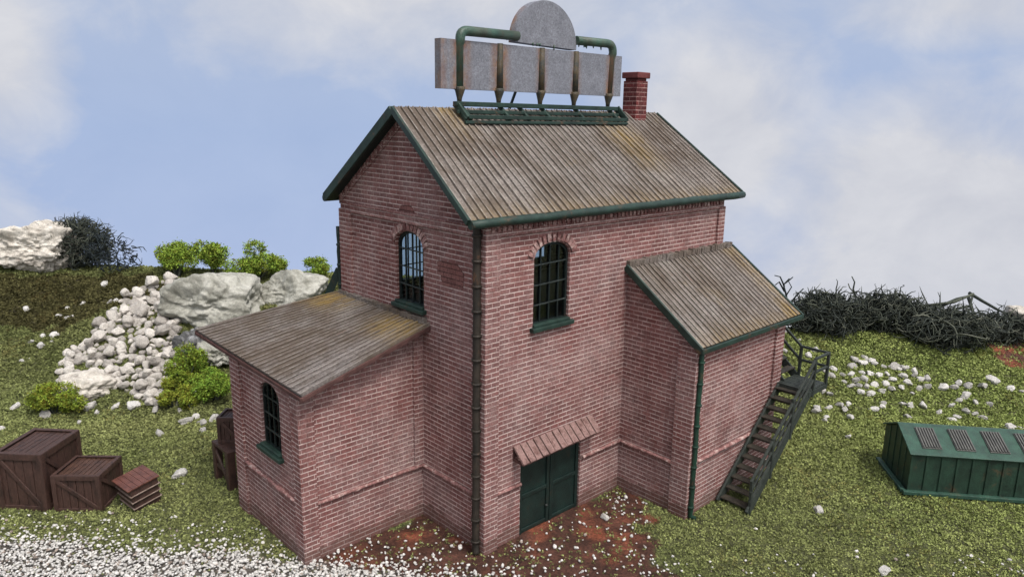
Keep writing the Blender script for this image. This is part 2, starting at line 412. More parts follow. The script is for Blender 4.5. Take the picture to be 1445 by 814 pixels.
def at(px, py):
    d = ray(px, py); t = 15.
    best = None
    while t < 70:
        p = CAM + d * t; w_ = (p - CAM).dot(WH)
        if w_ > 42.5: break
        g_ = p.z - hz(p.x, p.y)
        if g_ <= 0: return V((p.x, p.y, hz(p.x, p.y)))
        if w_ > 34 and (best is None or g_ < best[0]): best = (g_, p.copy())
        t += .06
    p = best[1]; return V((p.x, p.y, hz(p.x, p.y)))      # looking past the ridge: the ridge itself
def scale_at(p): return (p - CAM).dot(FWD) / FOC          # world units per target pixel
def inpoly(x, y, poly):
    r = np.zeros(np.shape(x), bool); n = len(poly); j = n - 1
    for i in range(n):
        xi, yi = poly[i]; xj, yj = poly[j]
        r ^= ((yi > y) != (yj > y)) & (x < (xj - xi) * (y - yi) / (yj - yi + 1e-12) + xi); j = i
    return r
def wpoly(pts): return [tuple(at(a, b)[:2]) for a, b in pts]
SOIL = wpoly([(470, 772), (560, 748), (600, 722), (700, 740), (880, 688), (925, 712), (900, 745), (925, 780), (960, 830), (560, 830), (440, 800)])
RED = wpoly([(1395, 480), (1445, 470), (1500, 480), (1500, 540), (1445, 520), (1410, 512)])
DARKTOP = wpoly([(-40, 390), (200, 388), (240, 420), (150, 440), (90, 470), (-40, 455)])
FOOT = [[(0, 0), (12.03, 0), (12.03, 7.7), (0, 7.7)], [(-4.25, 3.07), (0, 3.07), (0, 7.45), (-4.25, 7.45)], [(6.33, -2.86), (11.9, -2.86), (11.9, 0), (6.33, 0)]]
def masks(x, y):
    u, w = uw(x, y)
    jx = x + (fbm(x * 1.3, y * 1.3) - .5) * 1.6; jy = y + (fbm(x * 1.3 + 40, y * 1.3) - .5) * 1.6
    soil = inpoly(jx, jy, SOIL); red = inpoly(jx, jy, RED); dk = inpoly(jx, jy, DARKTOP)
    # ballast edge: w limit falls towards the right
    edge = np.interp(u, [-18, -12, -8, -5, -2, 1, 5, 30], [20.75, 20.5, 20.1, 19.9, 19.4, 18.9, 18.2, 18.0]) + (fbm(u * .9, w * .9) - .5) * .8
    bal = edge - w                      # >0 inside ballast
    return soil, red, dk, bal

us = np.concatenate([np.arange(-62, -34, 3.), np.arange(-34, 34, .24), np.arange(34, 63, 3.)])
ws = np.concatenate([np.arange(-24, 17, 3.), np.arange(17, 46, .2), np.arange(46, 57, 1.5)])
UU, WW = np.meshgrid(us, ws); X, Y = xy(UU, WW); Z = height(UU, WW)
sl_, rd_, dk_, bl_ = masks(X, Y)
nn = fbm(X * 2.5, Y * 2.5)[..., None]
colr = np.array([.085, .092, .036]) * (.7 + .6 * nn)
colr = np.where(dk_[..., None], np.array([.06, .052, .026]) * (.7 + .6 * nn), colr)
soilc = np.array([.085, .036, .025]) * (.45 + 1.0 * fbm(X * 4, Y * 4)[..., None]) + np.array([.20, .045, .015]) * np.clip(fbm(X * .9 + 3, Y * .9)[..., None] - .5, 0, 1) * 3
colr = np.where(sl_[..., None] | rd_[..., None], soilc, colr)
colr = np.where((bl_ > .25)[..., None], np.array([.13, .115, .10]), colr)
H_, W_ = UU.shape; idx = np.arange(H_ * W_).reshape(H_, W_)
fq = np.stack([idx[:-1, :-1], idx[:-1, 1:], idx[1:, 1:], idx[1:, :-1]], -1).reshape(-1)
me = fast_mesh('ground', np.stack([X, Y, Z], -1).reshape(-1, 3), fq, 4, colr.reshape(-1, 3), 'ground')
for p in me.polygons: p.use_smooth = True
ground = tag(link(bpy.data.objects.new('ground', me)), kind='structure')

# sky backdrop: a curved wall behind the diorama
k = NM('sky_backdrop'); uvn = k.tc.outputs['UV']
k.t.nodes.remove(k.b)
sep = k.n('ShaderNodeSeparateXYZ'); k.l(uvn, sep.inputs[0]); su, sv = sep.outputs[0], sep.outputs[1]
def blob(cu, cv, ru, rv):
    a = k.math('DIVIDE', k.math('SUBTRACT', su, cu), ru); b = k.math('DIVIDE', k.math('SUBTRACT', sv, cv), rv)
    d = k.math('SQRT', k.math('ADD', k.math('MULTIPLY', a, a), k.math('MULTIPLY', b, b)))
    return k.math('SUBTRACT', 1., d)
nz1 = k.noise(.045, 5, .55, uvn, dist=.4, stretch=(1, 1.5, 1)); nz2 = k.noise(.14, 6, .6, uvn, dist=.3, stretch=(1, 1.3, 1))
w_ = k.math('MULTIPLY', sv, .0)
def smax(*a):
    r = a[0]
    for b in a[1:]: r = k.math('MAXIMUM', r, b)
    return r
cl = smax(blob(30, 6, 24, 13), blob(26, 0, 20, 16), blob(-34, 18, 7, 9), k.math('MULTIPLY', blob(-8, 22, 26, 8), .75), blob(-34, 30, 14, 9), blob(16, 34, 30, 14), k.math('MULTIPLY', blob(14, 12, 10, 12), .9), k.math('MULTIPLY', blob(28, 20, 12, 3.5), .8), k.math('MULTIPLY', blob(-36, 2, 8, 8), .3))
f = k.math('ADD', k.math('MULTIPLY', cl, 1.0), k.math('ADD', k.math('MULTIPLY', k.math('SUBTRACT', nz1, .5), 1.0), k.math('MULTIPLY', k.math('SUBTRACT', nz2, .5), .9)))
f = k.ramp(f, (.0, .24), (.25, .6), (.65, 1.))
blue = k.ramp(k.math('DIVIDE', sv, 26.), (.0, (.37, .49, .78)), (.45, (.32, .45, .73)), (1., (.42, .51, .69)))
cloud = k.ramp(nz2, (.3, (.57, .59, .66)), (.7, (.70, .71, .755)))
sc_ = k.mix(f, blue, cloud)
em = k.n('ShaderNodeEmission'); k.l(sc_, em.inputs[0]); em.inputs[1].default_value = 1 / EXPO; k.l(em.outputs[0], k.o.inputs[0]); M['sky'] = k.m
mb = MB(); RC = 140.; na = 60; vs = []; fs = []; uvs = []
for i in range(na + 1):
    a = R(-26 + 52 * i / na); u_ = RC * math.sin(a); w2 = -88 + RC * math.cos(a); x, y = xy(u_, w2)
    vs += [(x, y, -4.2), (x, y, 48)]; uvs += [(u_, -4.2), (u_, 48)]
for i in range(na): fs.append((2 * i, 2 * i + 2, 2 * i + 3, 2 * i + 1))
me = bpy.data.meshes.new('sky'); me.from_pydata(vs, [], fs); ul = me.uv_layers.new(name='UVMap')
for lp in me.loops: ul.data[lp.index].uv = uvs[lp.vertex_index]
me.materials.append(M['sky']); tag(link(bpy.data.objects.new('sky', me)), kind='structure')

# ------------------------------------------------------------------ brick building
L_, W_b, HW = 12.03, 7.7, 10.22
RY, RZ = 3.85, 13.16            # ridge
bld = empty('brick_building', (6, 4, 0))
tag(bld, 'pink brick industrial building with steep boarded roof and two lean-to annexes standing on the turf', 'building')
def arch(x0, x1, z0, z1, rise, n=10):
    cx = (x0 + x1) / 2; hw = (x1 - x0) / 2; pts = [(x0, z0), (x1, z0), (x1, z1 - rise)]
    for i in range(1, n): 
        a = math.pi * i / n; pts.append((cx + hw * math.cos(a), z1 - rise + rise * math.sin(a)))
    pts.append((x0, z1 - rise)); return pts
TH = .22
def roof_z(y): return RZ - abs(y - RY) * (RZ - 10.25) / 4.1      # top surface of main roof
BOT = -.25
# front wall (Y=0)
winF = (1.87, 3.42, 6.8, 9.3, .42); winG = (2.9, 4.36, 7.08, 9.42, .45); winA = (4.28, 5.56, 2.98, 5.12, .42)
door = (1.47, 4.25, 2.65)
w = MB(); w.slab([(0, BOT), (door[0], BOT), (door[0], door[2]), (door[1], door[2]), (door[1], BOT), (L_, BOT), (L_, HW), (0, HW)], [arch(*winF)], (0, 0, 0), (1, 0, 0), (0, 0, 1), (0, -1, 0), TH)
w.build('wall', 'brick', bld, uvbox=True)
rearwins = [(1.95, 3.5, 6.8, 9.3, .42), (8.6, 10.15, 6.8, 9.3, .42)]
w = MB(); w.slab([(0, BOT), (L_, BOT), (L_, HW), (0, HW)], [arch(*q) for q in rearwins], (0, W_b, 0), (1, 0, 0), (0, 0, 1), (0, 1, 0), TH)
w.build('wall', 'brick', bld, uvbox=True)
gp = [(TH, BOT), (W_b - TH, BOT), (W_b - TH, roof_z(W_b - TH) - .16), (RY, RZ - .18), (TH, roof_z(TH) - .16)]
w = MB(); w.slab(gp, [arch(*winG)], (0, 0, 0), (0, 1, 0), (0, 0, 1), (-1, 0, 0), TH)
w.build('wall', 'brick', bld, uvbox=True)
w = MB(); w.slab(gp, [], (L_, 0, 0), (0, 1, 0), (0, 0, 1), (1, 0, 0), TH)
w.build('wall', 'brick', bld, uvbox=True)
# left annex: roof plane through measured corners
RA = [V((0.02, 2.62, 6.70)), V((-4.38, 2.60, 5.47)), V((-4.66, 9.35, 5.90)), V((0.02, 8.02, 6.76))]
def quad_z(Q, x, y):
    # bilinear-ish plane eval: solve by iterating s,t
    s, t = .5, .5
    for _ in range(30):
        p = (Q[0] * (1 - s) + Q[1] * s) * (1 - t) + (Q[3] * (1 - s) + Q[2] * s) * t
        s += (p.x - x) / 4.5; t += (y - p.y) / 6
    return p.z
zA = lambda x, y: quad_z(RA, x, y) - .14
GX, GD, GE = 4.25, 3.07, 7.45
w = MB(); w.slab([(-GX, BOT), (-.0, BOT), (-.0, zA(0, GD)), (-GX, zA(-GX, GD))], [], (0, GD, 0), (1, 0, 0), (0, 0, 1), (0, -1, 0), TH)
w.build('wall', 'brick', bld, uvbox=True)
w = MB(); w.slab([(GD + TH, BOT), (GE - TH, BOT), (GE - TH, zA(-GX, GE)), (GD + TH, zA(-GX, GD + TH))], [arch(*winA)], (-GX, 0, 0), (0, 1, 0), (0, 0, 1), (-1, 0, 0), TH)
w.build('wall', 'brick', bld, uvbox=True)
w = MB(); w.slab([(-GX, BOT), (-.0, BOT), (-.0, zA(0, GE)), (-GX, zA(-GX, GE))], [], (0, GE, 0), (1, 0, 0), (0, 0, 1), (0, 1, 0), TH)
w.build('wall', 'brick', bld, uvbox=True)
# right annex
RBx0, RBx1 = 6.22, 12.72; AX, BX, CY = 6.33, 11.9, 2.86
zR = lambda y: 8.2 + y * (8.2 - 6.0) / 3.1
w = MB(); w.slab([(AX, BOT), (BX, BOT), (BX, zR(-CY) - .13), (AX, zR(-CY) - .13)], [], (0, -CY, 0), (1, 0, 0), (0, 0, 1), (0, -1, 0), TH)
w.build('wall', 'brick', bld, uvbox=True)
pa = [(-CY + TH, BOT), (-.003, BOT), (-.003, zR(0) - .13), (-CY + TH, zR(-CY + TH) - .13)]
w = MB(); w.slab(pa, [], (AX, 0, 0), (0, 1, 0), (0, 0, 1), (-1, 0, 0), TH); w.build('wall', 'brick', bld, uvbox=True)
w = MB(); w.slab(pa, [], (BX, 0, 0), (0, 1, 0), (0, 0, 1), (1, 0, 0), TH); w.build('wall', 'brick', bld, uvbox=True)

# pilasters, friezes (brick, 6 cm proud)
P = .085
w = MB()
w.box((-P, -P, BOT), (.46, 0, 10.1)); w.box((-P, 0, BOT), (0, .52, 9.92))          # main corner
w.box((11.6, -P, 8.0), (L_, 0, 9.72)); w.box((-P, 6.95, BOT), (0, W_b, 9.75))
w.box((.46, -P, 9.70), (11.6, 0, 10.1)); 
w.box((-P + .01, .52, 9.70), (0, 6.95, 9.92)); w.box((-P - .02, .3, 9.92), (0, 7.1, 9.98))
w.box((-GX - P, GD - P, BOT), (-GX + .42, GD, 5.18)); w.box((-GX - P, GD, BOT), (-GX, GD + .38, 5.18))
w.box((-GX - P, GE - .60, BOT), (-GX, GE + P, 5.35))
w.box((-.35, GD - P, 1.9), (-.0, GD, 6.2))
w.box((AX - P, -CY - P, BOT), (AX + .42, -CY, 5.85)); w.box((AX - P, -CY, BOT), (AX, -CY + .62, 5.95))
w.box((BX - .5, -CY - P, 3.0), (BX + P, -CY, 5.85))
w.box((AX + .42, -CY - P + .01, 5.62), (BX - .5, -CY, 5.85))
w.build_each('pilaster', 'brick', bld, bevel=.012, uvbox=True)
# string courses (lumpy moulded bands)
def band(p, q, nrm, mb, h=.068):
    p, q, nrm = V(p), V(q), V(nrm); n = max(2, int((q - p).length / .22)); pts = []
    for i in range(n + 1):
        a = p.lerp(q, i / n); pts.append(a + nrm * .045 + V((0, 0, random.uniform(-.008, .008))))
    mb.tube(pts, [h * random.uniform(.75, 1.25) for _ in pts], 6)
w = MB(); zb = 1.83
band((.46, 0, zb), (door[0] - .02, 0, zb), (0, -1, 0), w); band((door[1] + .02, 0, zb), (AX, 0, zb), (0, -1, 0), w)
band((0, .52, zb), (0, GD, zb), (-1, 0, 0), w); band((0, GD, zb), (-GX + .42, GD, zb), (0, -1, 0), w)
band((-GX, GD + .38, zb + .05), (-GX, GE - .6, zb + .1), (-1, 0, 0), w)
band((AX, 0, zb), (AX, -CY + .62, zb), (-1, 0, 0), w); band((AX + .42, -CY, zb + .08), (BX - 1.4, -CY, zb + .08), (0, -1, 0), w)
band((0, .5, 9.69), (0, 6.95, 9.69), (-1, 0, 0), w, .045); band((.46, 0, 9.69), (11.6, 0, 9.69), (0, -1, 0), w, .045)
w.build_each('string_course', 'trim', bld)
# dentils under front eave and along the gable rake
w = MB()
for i in range(58): x = .1 + i * .2; w.box((x, -.13, 9.83), (x + .11, -.002 - P, 9.98), .008)
for s_ in (-1, 1):
    for i in range(22):
        t = i / 22; y = RY + s_ * (3.75 * t + .1); z = roof_z(y) - .36
        w.box((-.07, y - .045, z - .09), (.0, y + .045, z + .09), .006)
w.build('dentil_course', 'trim', bld)
w = MB()
for s_ in (-1, 1): w.slab([(RY, RZ - .52), (RY, RZ - .2), (RY + s_ * 3.85, roof_z(RY + 3.85) - .2), (RY + s_ * 3.85, roof_z(RY + 3.85) - .52)], [], (-.045, 0, 0), (0, 1, 0), (0, 0, 1), (-1, 0, 0), .05)
w.build('rake_band', 'brick', bld, uvbox=True)
# darker exposed-brick patches
w = MB(); w.slab([(1.0, 8.05), (1.95, 8.0), (2.05, 8.35), (2.2, 8.4), (2.15, 8.72), (1.3, 8.78), (.95, 8.5)], [], (-.018, 0, 0), (0, 1, 0), (0, 0, 1), (-1, 0, 0), .03)
w.build('brick_patch', 'brick_dark', bld, uvbox=True)
w = MB(); w.slab([(3.3, 10.02), (4.15, 10.02), (4.0, 10.2), (3.5, 10.22)], [], (-.02, 0, 0), (0, 1, 0), (0, 0, 1), (-1, 0, 0), .12)
w.build('brick_patch', 'brick_dark', bld, uvbox=True)

# roof slopes as battened boards
def roof_panel(name, Q, n, mat, th=.12, rib=.034, moss=None):
    """Q = eave0, eave1, ridge1, ridge0 (top surface)"""
    e0, e1, r1, r0 = (V(q) for q in Q); nrm = (e1 - e0).cross(r0 - e0).normalized()
    if nrm.z < 0: nrm = -nrm
    vs, fs, uvs, ms = [], [], [], []
    ln = (r0 - e0).length; rows = 8; prof = []
    for i in range(n):
        j = random.uniform(-.012, .012)
        prof += [(i + .0, -.04), (i + .04, rib + j), (i + .18, rib + j), (i + .22, j), (i + .90, j + random.uniform(-.006, .008)), (i + .95, -.04)]
    prof.append((n, 0))
    m = len(prof)
    for r_ in range(rows + 1):
        t = r_ / rows
        for (a, h) in prof:
            s_ = a / n; p = (e0.lerp(e1, s_)).lerp(r0.lerp(r1, s_), t)
            if r_ == 0: p = p + (e0 - r0).normalized() * .02 * math.sin(a * 37.7)
            vs.append(p + nrm * (h + .006 * math.sin(a * 3 + r_ * 1.7))); uvs.append((a + .01, t * ln)); ms.append(moss(p) if moss else 0)
    for r_ in range(rows):
        for i in range(m - 1): fs.append((r_ * m + i, r_ * m + i + 1, (r_ + 1) * m + i + 1, (r_ + 1) * m + i))
    b = len(vs); top = rows * m
    for q in (e0, e1, r1, r0): vs.append(q - nrm * th); uvs.append((0, 0)); ms.append(0)
    fs.append((b + 3, b + 2, b + 1, b))
    fs.append(tuple([b, b + 1] + [i for i in range(m - 1, -1, -1)])); fs.append(tuple([b + 3] + [top + i for i in range(m)] + [b + 2]))
    fs.append(tuple([b] + [i * m for i in range(rows + 1)] + [b + 3])); fs.append(tuple([b + 1, b + 2] + [i * m + m - 1 for i in range(rows, -1, -1)]))
    me = bpy.data.meshes.new(name); me.from_pydata([tuple(v) for v in vs], [], fs); ul = me.uv_layers.new(name='UVMap')
    for lp in me.loops: ul.data[lp.index].uv = uvs[lp.vertex_index]
    a = me.attributes.new('moss', 'FLOAT', 'POINT'); a.data.foreach_set('value', ms)
    me.materials.append(M[mat]); o = bpy.data.objects.new(name, me); return link(o, bld)
def ms_main(p):
    a = max(0, 1 - abs(p.x - 9.1) / 1.3) * max(0, 1 - abs(p.z - 12.2) / 1.4) + .5 * max(0, 1 - abs(p.z - 10.3) / .35) + max(0, 1 - abs(p.x - 1.6) / .8) * max(0, 1 - abs(p.z - 13.1) / .9)
    return min(1, a * .85)
EF = [V((-.80, -.25, 10.25)), V((12.76, -.25, 10.25))]; RDG = [V((-.36, RY, RZ)), V((12.58, RY, RZ))]; ER = [V((-.40, 7.95, 10.22)), V((12.7, 7.95, 10.22))]
rf = roof_panel('roof', [EF[0], EF[1], RDG[1], RDG[0]], 50, 'roof', moss=ms_main); rf['label'] = 'steep boarded front slope of the main roof'
rb = roof_panel('roof', [ER[1], ER[0], RDG[0], RDG[1]], 50, 'roof'); rb['label'] = 'rear slope of the main roof'
ra = roof_panel('roof', [RA[1], RA[2], RA[3], RA[0]], 27, 'roof_grey', moss=lambda p: min(1, max(0, 1.25 - abs(p.x + .55) / .9) * (max(0, 1 - abs(p.y - 3.4) / 1.5) + max(0, 1 - abs(p.y - 7.6) / 1.9)))); ra['label'] = 'low grey boarded roof of the left annex'
rr2 = roof_panel('roof', [(RBx0, -3.1, 6.0), (RBx1, -3.1, 6.0), (RBx1 - .05, -.0, 8.2), (RBx0, -.0, 8.2)], 26, 'roof', moss=lambda p: max(0, 1 - abs(p.x - 12.4) / .9) * .5 + .5 * max(0, 1 - abs(p.z - 6.05) / .3)); rr2['label'] = 'boarded roof of the right annex'

# verge boards, gutters
def gutter(p, q, r, mat, name='gutter', parent=bld):
    w = MB(); p, q = V(p), V(q); n = 24; w.tube([p.lerp(q, i / n) + V((0, 0, random.uniform(-.012, .012))) for i in range(n + 1)], [r * random.uniform(.93, 1.05) for _ in range(n + 1)], 8)
    return w.build(name, mat, parent)
gutter(EF[0] + V((-.03, -.06, -.12)), EF[1] + V((.05, -.06, -.12)), .13, 'green')
gutter(ER[0] + V((-.03, .1, -.12)), ER[1] + V((.03, .1, -.12)), .13, 'green')
w = MB()
for a, b in ((EF[0], RDG[0]), (ER[0], RDG[0]), (EF[1], RDG[1]), (ER[1], RDG[1])):
    d = V((-.05 if a.x < 1 else .05, 0, -.10)); w.beam(a + d + V((0, 0, .04 if a.y < 0 else 0)), b + d + V((0, 0, .04 if a.y < 0 else 0)), .09, .20 if a.y < 0 else .30)
w.build_each('verge_board', 'green', bld, bevel=.02)
w = MB()
for a, b in ((EF[0], RDG[0]), (ER[0], RDG[0])):
    p = a.copy(); q = b.copy(); off = V((0, 0, -.17)); x1 = V((-.005, 0, 0))
    A = [p + off + V((.0, 0, 0)), q + off, V((-.03, q.y, q.z)) + off, V((-.03, p.y, p.z)) + off]; B = [v - V((0, 0, .05)) for v in A]
    w.add(A + B, [(0, 1, 2, 3), (7, 6, 5, 4), (0, 4, 5, 1), (1, 5, 6, 2), (2, 6, 7, 3), (3, 7, 4, 0)])
w.build_each('soffit', 'green_dark', bld)
# annex verges and eaves
w = MB(); w.beam((AX - .16, -3.16, 5.88), (AX - .16, -.02, 8.1), .09, .24); w.beam((RBx1 + .03, -3.16, 5.88), (RBx1 + .0, -.02, 8.1), .09, .24)
w.beam((AX - .2, -3.17, 5.89), (RBx1 + .07, -3.17, 5.89), .1, .16); w.build_each('verge_board', 'green', bld, bevel=.02)
w = MB(); off = V((0, 0, -.16))
w.beam(RA[1] + off + V((-.0, -.02, 0)), RA[2] + off, .07, .11); w.beam(RA[0] + off + V((0, .0, .0)), RA[1] + off + V((0, .0, .0)), .08, .13); w.beam(RA[2] + off, RA[3] + off, .08, .16)
w.build_each('fascia_board', 'fascia', bld, bevel=.015)
# rough flashing where annex roofs meet the wall
w = MB()
for i in range(60): x = RBx0 + i * .105; w.box((x, -.16 - random.random() * .06, 8.06 + random.random() * .06), (x + .12, -.0 - P * 0, 8.28 + random.random() * .05), .02)
w.build('flashing', 'roof', bld, bevel=.01); w = MB()
for i in range(50): y = 2.75 + i * .1; zz = 6.72; w.box((-.14 - random.random() * .05, y, zz - .06), (-.0, y + .11, zz + .1 + random.random() * .05), .02)
w.build('flashing', 'roof', bld, bevel=.01)

# windows
def window(name, fr, o, eu, en, lab=None, nv=3, nh=3, ring=True):
    x0, x1, z0, z1, rise = fr; o, eu, en = V(o), V(eu), V(en); ez = V((0, 0, 1)); A = arch(x0 + .003, x1 - .003, z0 + .003, z1 - .003, rise); dp = .09
    cx = (x0 + x1) / 2; cz = (z0 + z1) / 2
    inner = [(cx + (a - cx) * (1 - .16 / (x1 - x0)), cz + (b - cz) * (1 - .16 / (z1 - z0))) for a, b in A]
    w = MB(); w.slab(A, [inner], o - en * dp, eu, ez, en, .09); win = w.build(name, 'window_black', bld, label=lab)
    top = lambda x: z1 - rise + rise * math.sqrt(max(0, 1 - ((x - cx) / ((x1 - x0) / 2)) ** 2))
    w = MB()
    for i in range(1, nv + 1):
        x = x0 + (x1 - x0) * i / (nv + 1); p = o - en * (dp + .035)
        w.beam(p + eu * x + ez * (z0 + .05), p + eu * x + ez * (top(x) - .05), .045, .045, en)
    w.build_each('mullion', 'window_black', win)
    w = MB()
    for i in range(1, nh + 1):
        z = z0 + (z1 - z0) * i / (nh + 1) * .98 + .02; p = o - en * (dp + .012)
        w.beam(p + eu * (x0 + .05) + ez * (z - .02), p + eu * (x1 - .05) + ez * (z + .01), .035, .04, en)
    w.build_each('glazing_bar', 'bar', win)
    w = MB(); w.slab(inner, [], o - en * (dp + .065), eu, ez, en, .006); w.build('pane', 'glass', win)
    w = MB(); n = 4
    w.slab([(x0 - .12, z0 - .16), (x1 + .12, z0 - .16), (x1 + .14, z0 - .02), (x0 - .14, z0 - .02)], [], o + en * .17, eu, ez, en, .24)
    w.slab([(x0 - .02, z0 - .03), (x1 + .02, z0 - .03), (x1 + .02, z0 + .07), (x0 - .02, z0 + .07)], [], o + en * .09, eu, ez, en, .18)
    w.build('sill', 'green', win, bevel=.025)
    if not ring: return win
    w = MB(); hw = (x1 - x0) / 2; nb = 13
    for i in range(nb):
        a = math.pi * (i + .5) / nb
        if not .12 < i / (nb - 1) < .88 and nb > 20: continue
        e = V((math.cos(a) * hw, math.sin(a) * rise)); d = V((math.cos(a) * .75, math.sin(a) + .25)).normalized()
        ln = .25; p = V((cx, z1 - rise)) + e; c_ = p + d * (ln / 2 + .03)
        w.obox(o + en * .02 + eu * c_.x + ez * c_.y, (eu * d.x + ez * d.y) * ln / 2, (eu * -d.y + ez * d.x) * (.062 + .01 * random.random()), en * .045)
    w.build('brick_arch', 'trim', win, bevel=.012)
    return win
window('window', winF, (0, 0, 0), (1, 0, 0), (0, -1, 0), 'arched window high on the front wall above the door')
window('window', winG, (0, 0, 0), (0, 1, 0), (-1, 0, 0), 'arched gable window with sky showing through its bars')
window('window', winA, (-GX, 0, 0), (0, 1, 0), (-1, 0, 0), 'arched window of the left annex', ring=False)
for q in rearwins: window('window', q, (0, W_b, 0), (1, 0, 0), (0, 1, 0))
# dark floor and ceiling put inside so only part of the sky shows through
w = MB(); w.box((TH, TH, -.02), (L_ - TH, W_b - TH, .02)); w.build('interior_floor', 'floor', bld)
w = MB(); w.box((TH + .01, TH + .01, 6.15), (L_ - TH - .01, W_b - TH - .01, 6.3)); w.build('interior_ceiling', 'floor', bld)

# door: double leaf, dark green
x0, x1, z1 = door
w = MB(); w.box((x0 + .004, .11, -.1), (x1 - .004, .19, z1 - .004)); dr = w.build('door', 'green_dark', bld, label='dark green double goods door')
w = MB(); mid = (x0 + x1) / 2
for a, b in ((x0 + .02, mid - .015), (mid + .015, x1 - .02)):
    for xx in (a, b - .13): w.box((xx, .05, -.05), (xx + .13, .107, z1 - .02))
    for zz in (.02, 1.22, z1 - .18): w.box((a + .132, .055, zz), (b - .132, .107, zz + .13))
w.build('door_frame', 'green_dark', dr, bevel=.015)
w = MB(); w.tube([(mid - .2, .04, .62), (mid - .1, .02, .62)], .035, 8); w.build('door_handle', 'bar', dr)
# canopy
cn = empty('canopy', (2.9, 0, 3)); cn.name = 'canopy_tmp'
bpy.data.objects.remove(cn)
w = MB(); n = 13; ca, cb = V((1.12, 0, 3.14)), V((4.72, 0, 3.22))
for i in range(n):
    a = ca.lerp(cb, i / n); b = ca.lerp(cb, (i + .86) / n); d = V((random.uniform(-.02, .02), -.48, -.44 + random.uniform(-.015, .015)))
    up_ = V((0, -.05, .05)) * random.uniform(.8, 1.2)
    A = [a, b, b + d, a + d]; Bq = [p + up_ for p in A]
    w.add(A + Bq, [(0, 3, 2, 1), (4, 5, 6, 7), (0, 1, 5, 4), (1, 2, 6, 5), (2, 3, 7, 6), (3, 0, 4, 7)])
cnp = w.build('door_canopy', 'canopy', bld, bevel=.012)
w = MB(); w.slab([(1.14, 3.10), (4.70, 3.18), (4.70, 2.86), (1.14, 2.80)], [], (0, -.03, 0), (1, 0, 0), (0, 0, 1), (0, -1, 0), .03)
w.beam((1.14, -.45, 2.72), (4.72, -.45, 2.8), .06, .08); w.beam((1.16, 0, 2.75), (1.16, -.45, 2.72), .06, .08); w.beam((4.68, 0, 2.83), (4.68, -.45, 2.8), .06, .08)
w.build_each('canopy_bracket', 'fascia', cnp)

# downpipes
def downpipe(x, y, z0, z1, r, mat, kick, lab):
    w = MB(); n = int((z1 - z0) / .3); pts = [(x + random.uniform(-.012, .012), y + random.uniform(-.012, .012), z0 + .12 + (z1 - z0 - .12) * i / n) for i in range(n + 1)]
    w.tube([V((x, y, z0 + .12)) + V(kick)] + pts, r, 10); o = w.build('downpipe', mat, bld, label=lab)
    c = MB(); z = z0 + .45
    while z < z1 - .2:
        c.tube([(x, y, z - .035), (x, y, z + .035)], r * 1.32, 10); z += .715
    c.build_each('pipe_collar', mat, o)
downpipe(-.19, .17, .0, 10.12, .115, 'pipe_brown', (.0, -.05, -.1), 'brown downpipe at the front corner')
downpipe(AX + .1, -CY - .15, .0, 5.85, .082, 'pipe_green', (.12, -.12, -.1), 'green downpipe at the corner of the right annex')
downpipe(-.08, W_b + .1, 3.0, 9.1, .06, 'green_dark', (0, 0, 0), 'thin pipe at the rear corner')
w = MB(); w.beam((-.02, W_b + .2, 7.55), (-.34, W_b + .5, 6.6), .08, .26); w.build('rear_brace', 'green_dark', bld)

# chimney
CX, CYc = 11.05, 3.75
w = MB(); w.box((CX - .34, CYc - .34, 12.4), (CX + .34, CYc + .34, 14.35)); ch = w.build('chimney', 'brick_red', rf, bevel=.02, uvbox=True)
w = MB(); w.box((CX - .30, CYc - .30, 14.35), (CX + .30, CYc + .30, 14.45)); w.box((CX - .40, CYc - .40, 14.45), (CX + .40, CYc + .40, 14.68))
w.build('chimney_cap', 'cap_red', ch, bevel=.03)

# ------------------------------------------------------------------ rooftop sign
sg = empty('rooftop_sign', (5.7, RY, RZ)); tag(sg, 'blank grey metal signboard with half-round top on green pipe frame along the roof ridge', 'sign')
def rusty(o, fn):
    me = o.data; a = me.attributes.new('rust', 'FLOAT', 'POINT'); a.data.foreach_set('value', [fn(v.co) for v in me.vertices])
sx0, sx1, sz0, sz1 = 1.30, 10.02, 13.74, 15.22; Yf = RY - .18
posts = [2.05, 3.72, 5.66, 7.40, 9.32]
w = MB(); nx, nzs = 90, 6
def grid_face(y, flip):
    vs = [(sx0 + (sx1 - sx0) * i / nx, y, sz0 + (sz1 - sz0) * j / nzs) for j in range(nzs + 1) for i in range(nx + 1)]
    fs = [(j * (nx + 1) + i, j * (nx + 1) + i + 1, (j + 1) * (nx + 1) + i + 1, (j + 1) * (nx + 1) + i) for j in range(nzs) for i in range(nx)]
    w.add(vs, [f[::-1] for f in fs] if flip else fs)
grid_face(Yf, False); grid_face(Yf + .30, True)
for a, b in (((sx0, sz0), (sx0, sz1)), ((sx1, sz1), (sx1, sz0)), ((sx0, sz1), (sx1, sz1)), ((sx1, sz0), (sx0, sz0))):
    w.add([(a[0], Yf, a[1]), (b[0], Yf, b[1]), (b[0], Yf + .3, b[1]), (a[0], Yf + .3, a[1])], [(0, 1, 2, 3)])
pn = w.build('signboard', 'sign', sg, recalc=False)
rusty(pn, lambda c_: min(1, max(max(0, 1 - abs(c_.x - p - .04) / (.50 if p < 4 else .32)) for p in posts) * 1.5 * (1 if c_.x < 6 else .6 + .5 * (15.2 - c_.z)) + (.55 if c_.x < 1.5 else 0)))
w = MB(); cxs, czs = 5.90, 15.30; outl = [(cxs + 1.50, czs)] + [(cxs + 1.50 * math.cos(R(a)), czs + .0 + 1.40 * math.sin(R(a))) for a in range(2, 180, 6)] + [(cxs - 1.50, czs)]
outl = [(a, b + (.08 if 0 < i < len(outl) - 1 else 0) - (a - cxs) * .02) for i, (a, b) in enumerate(outl)]
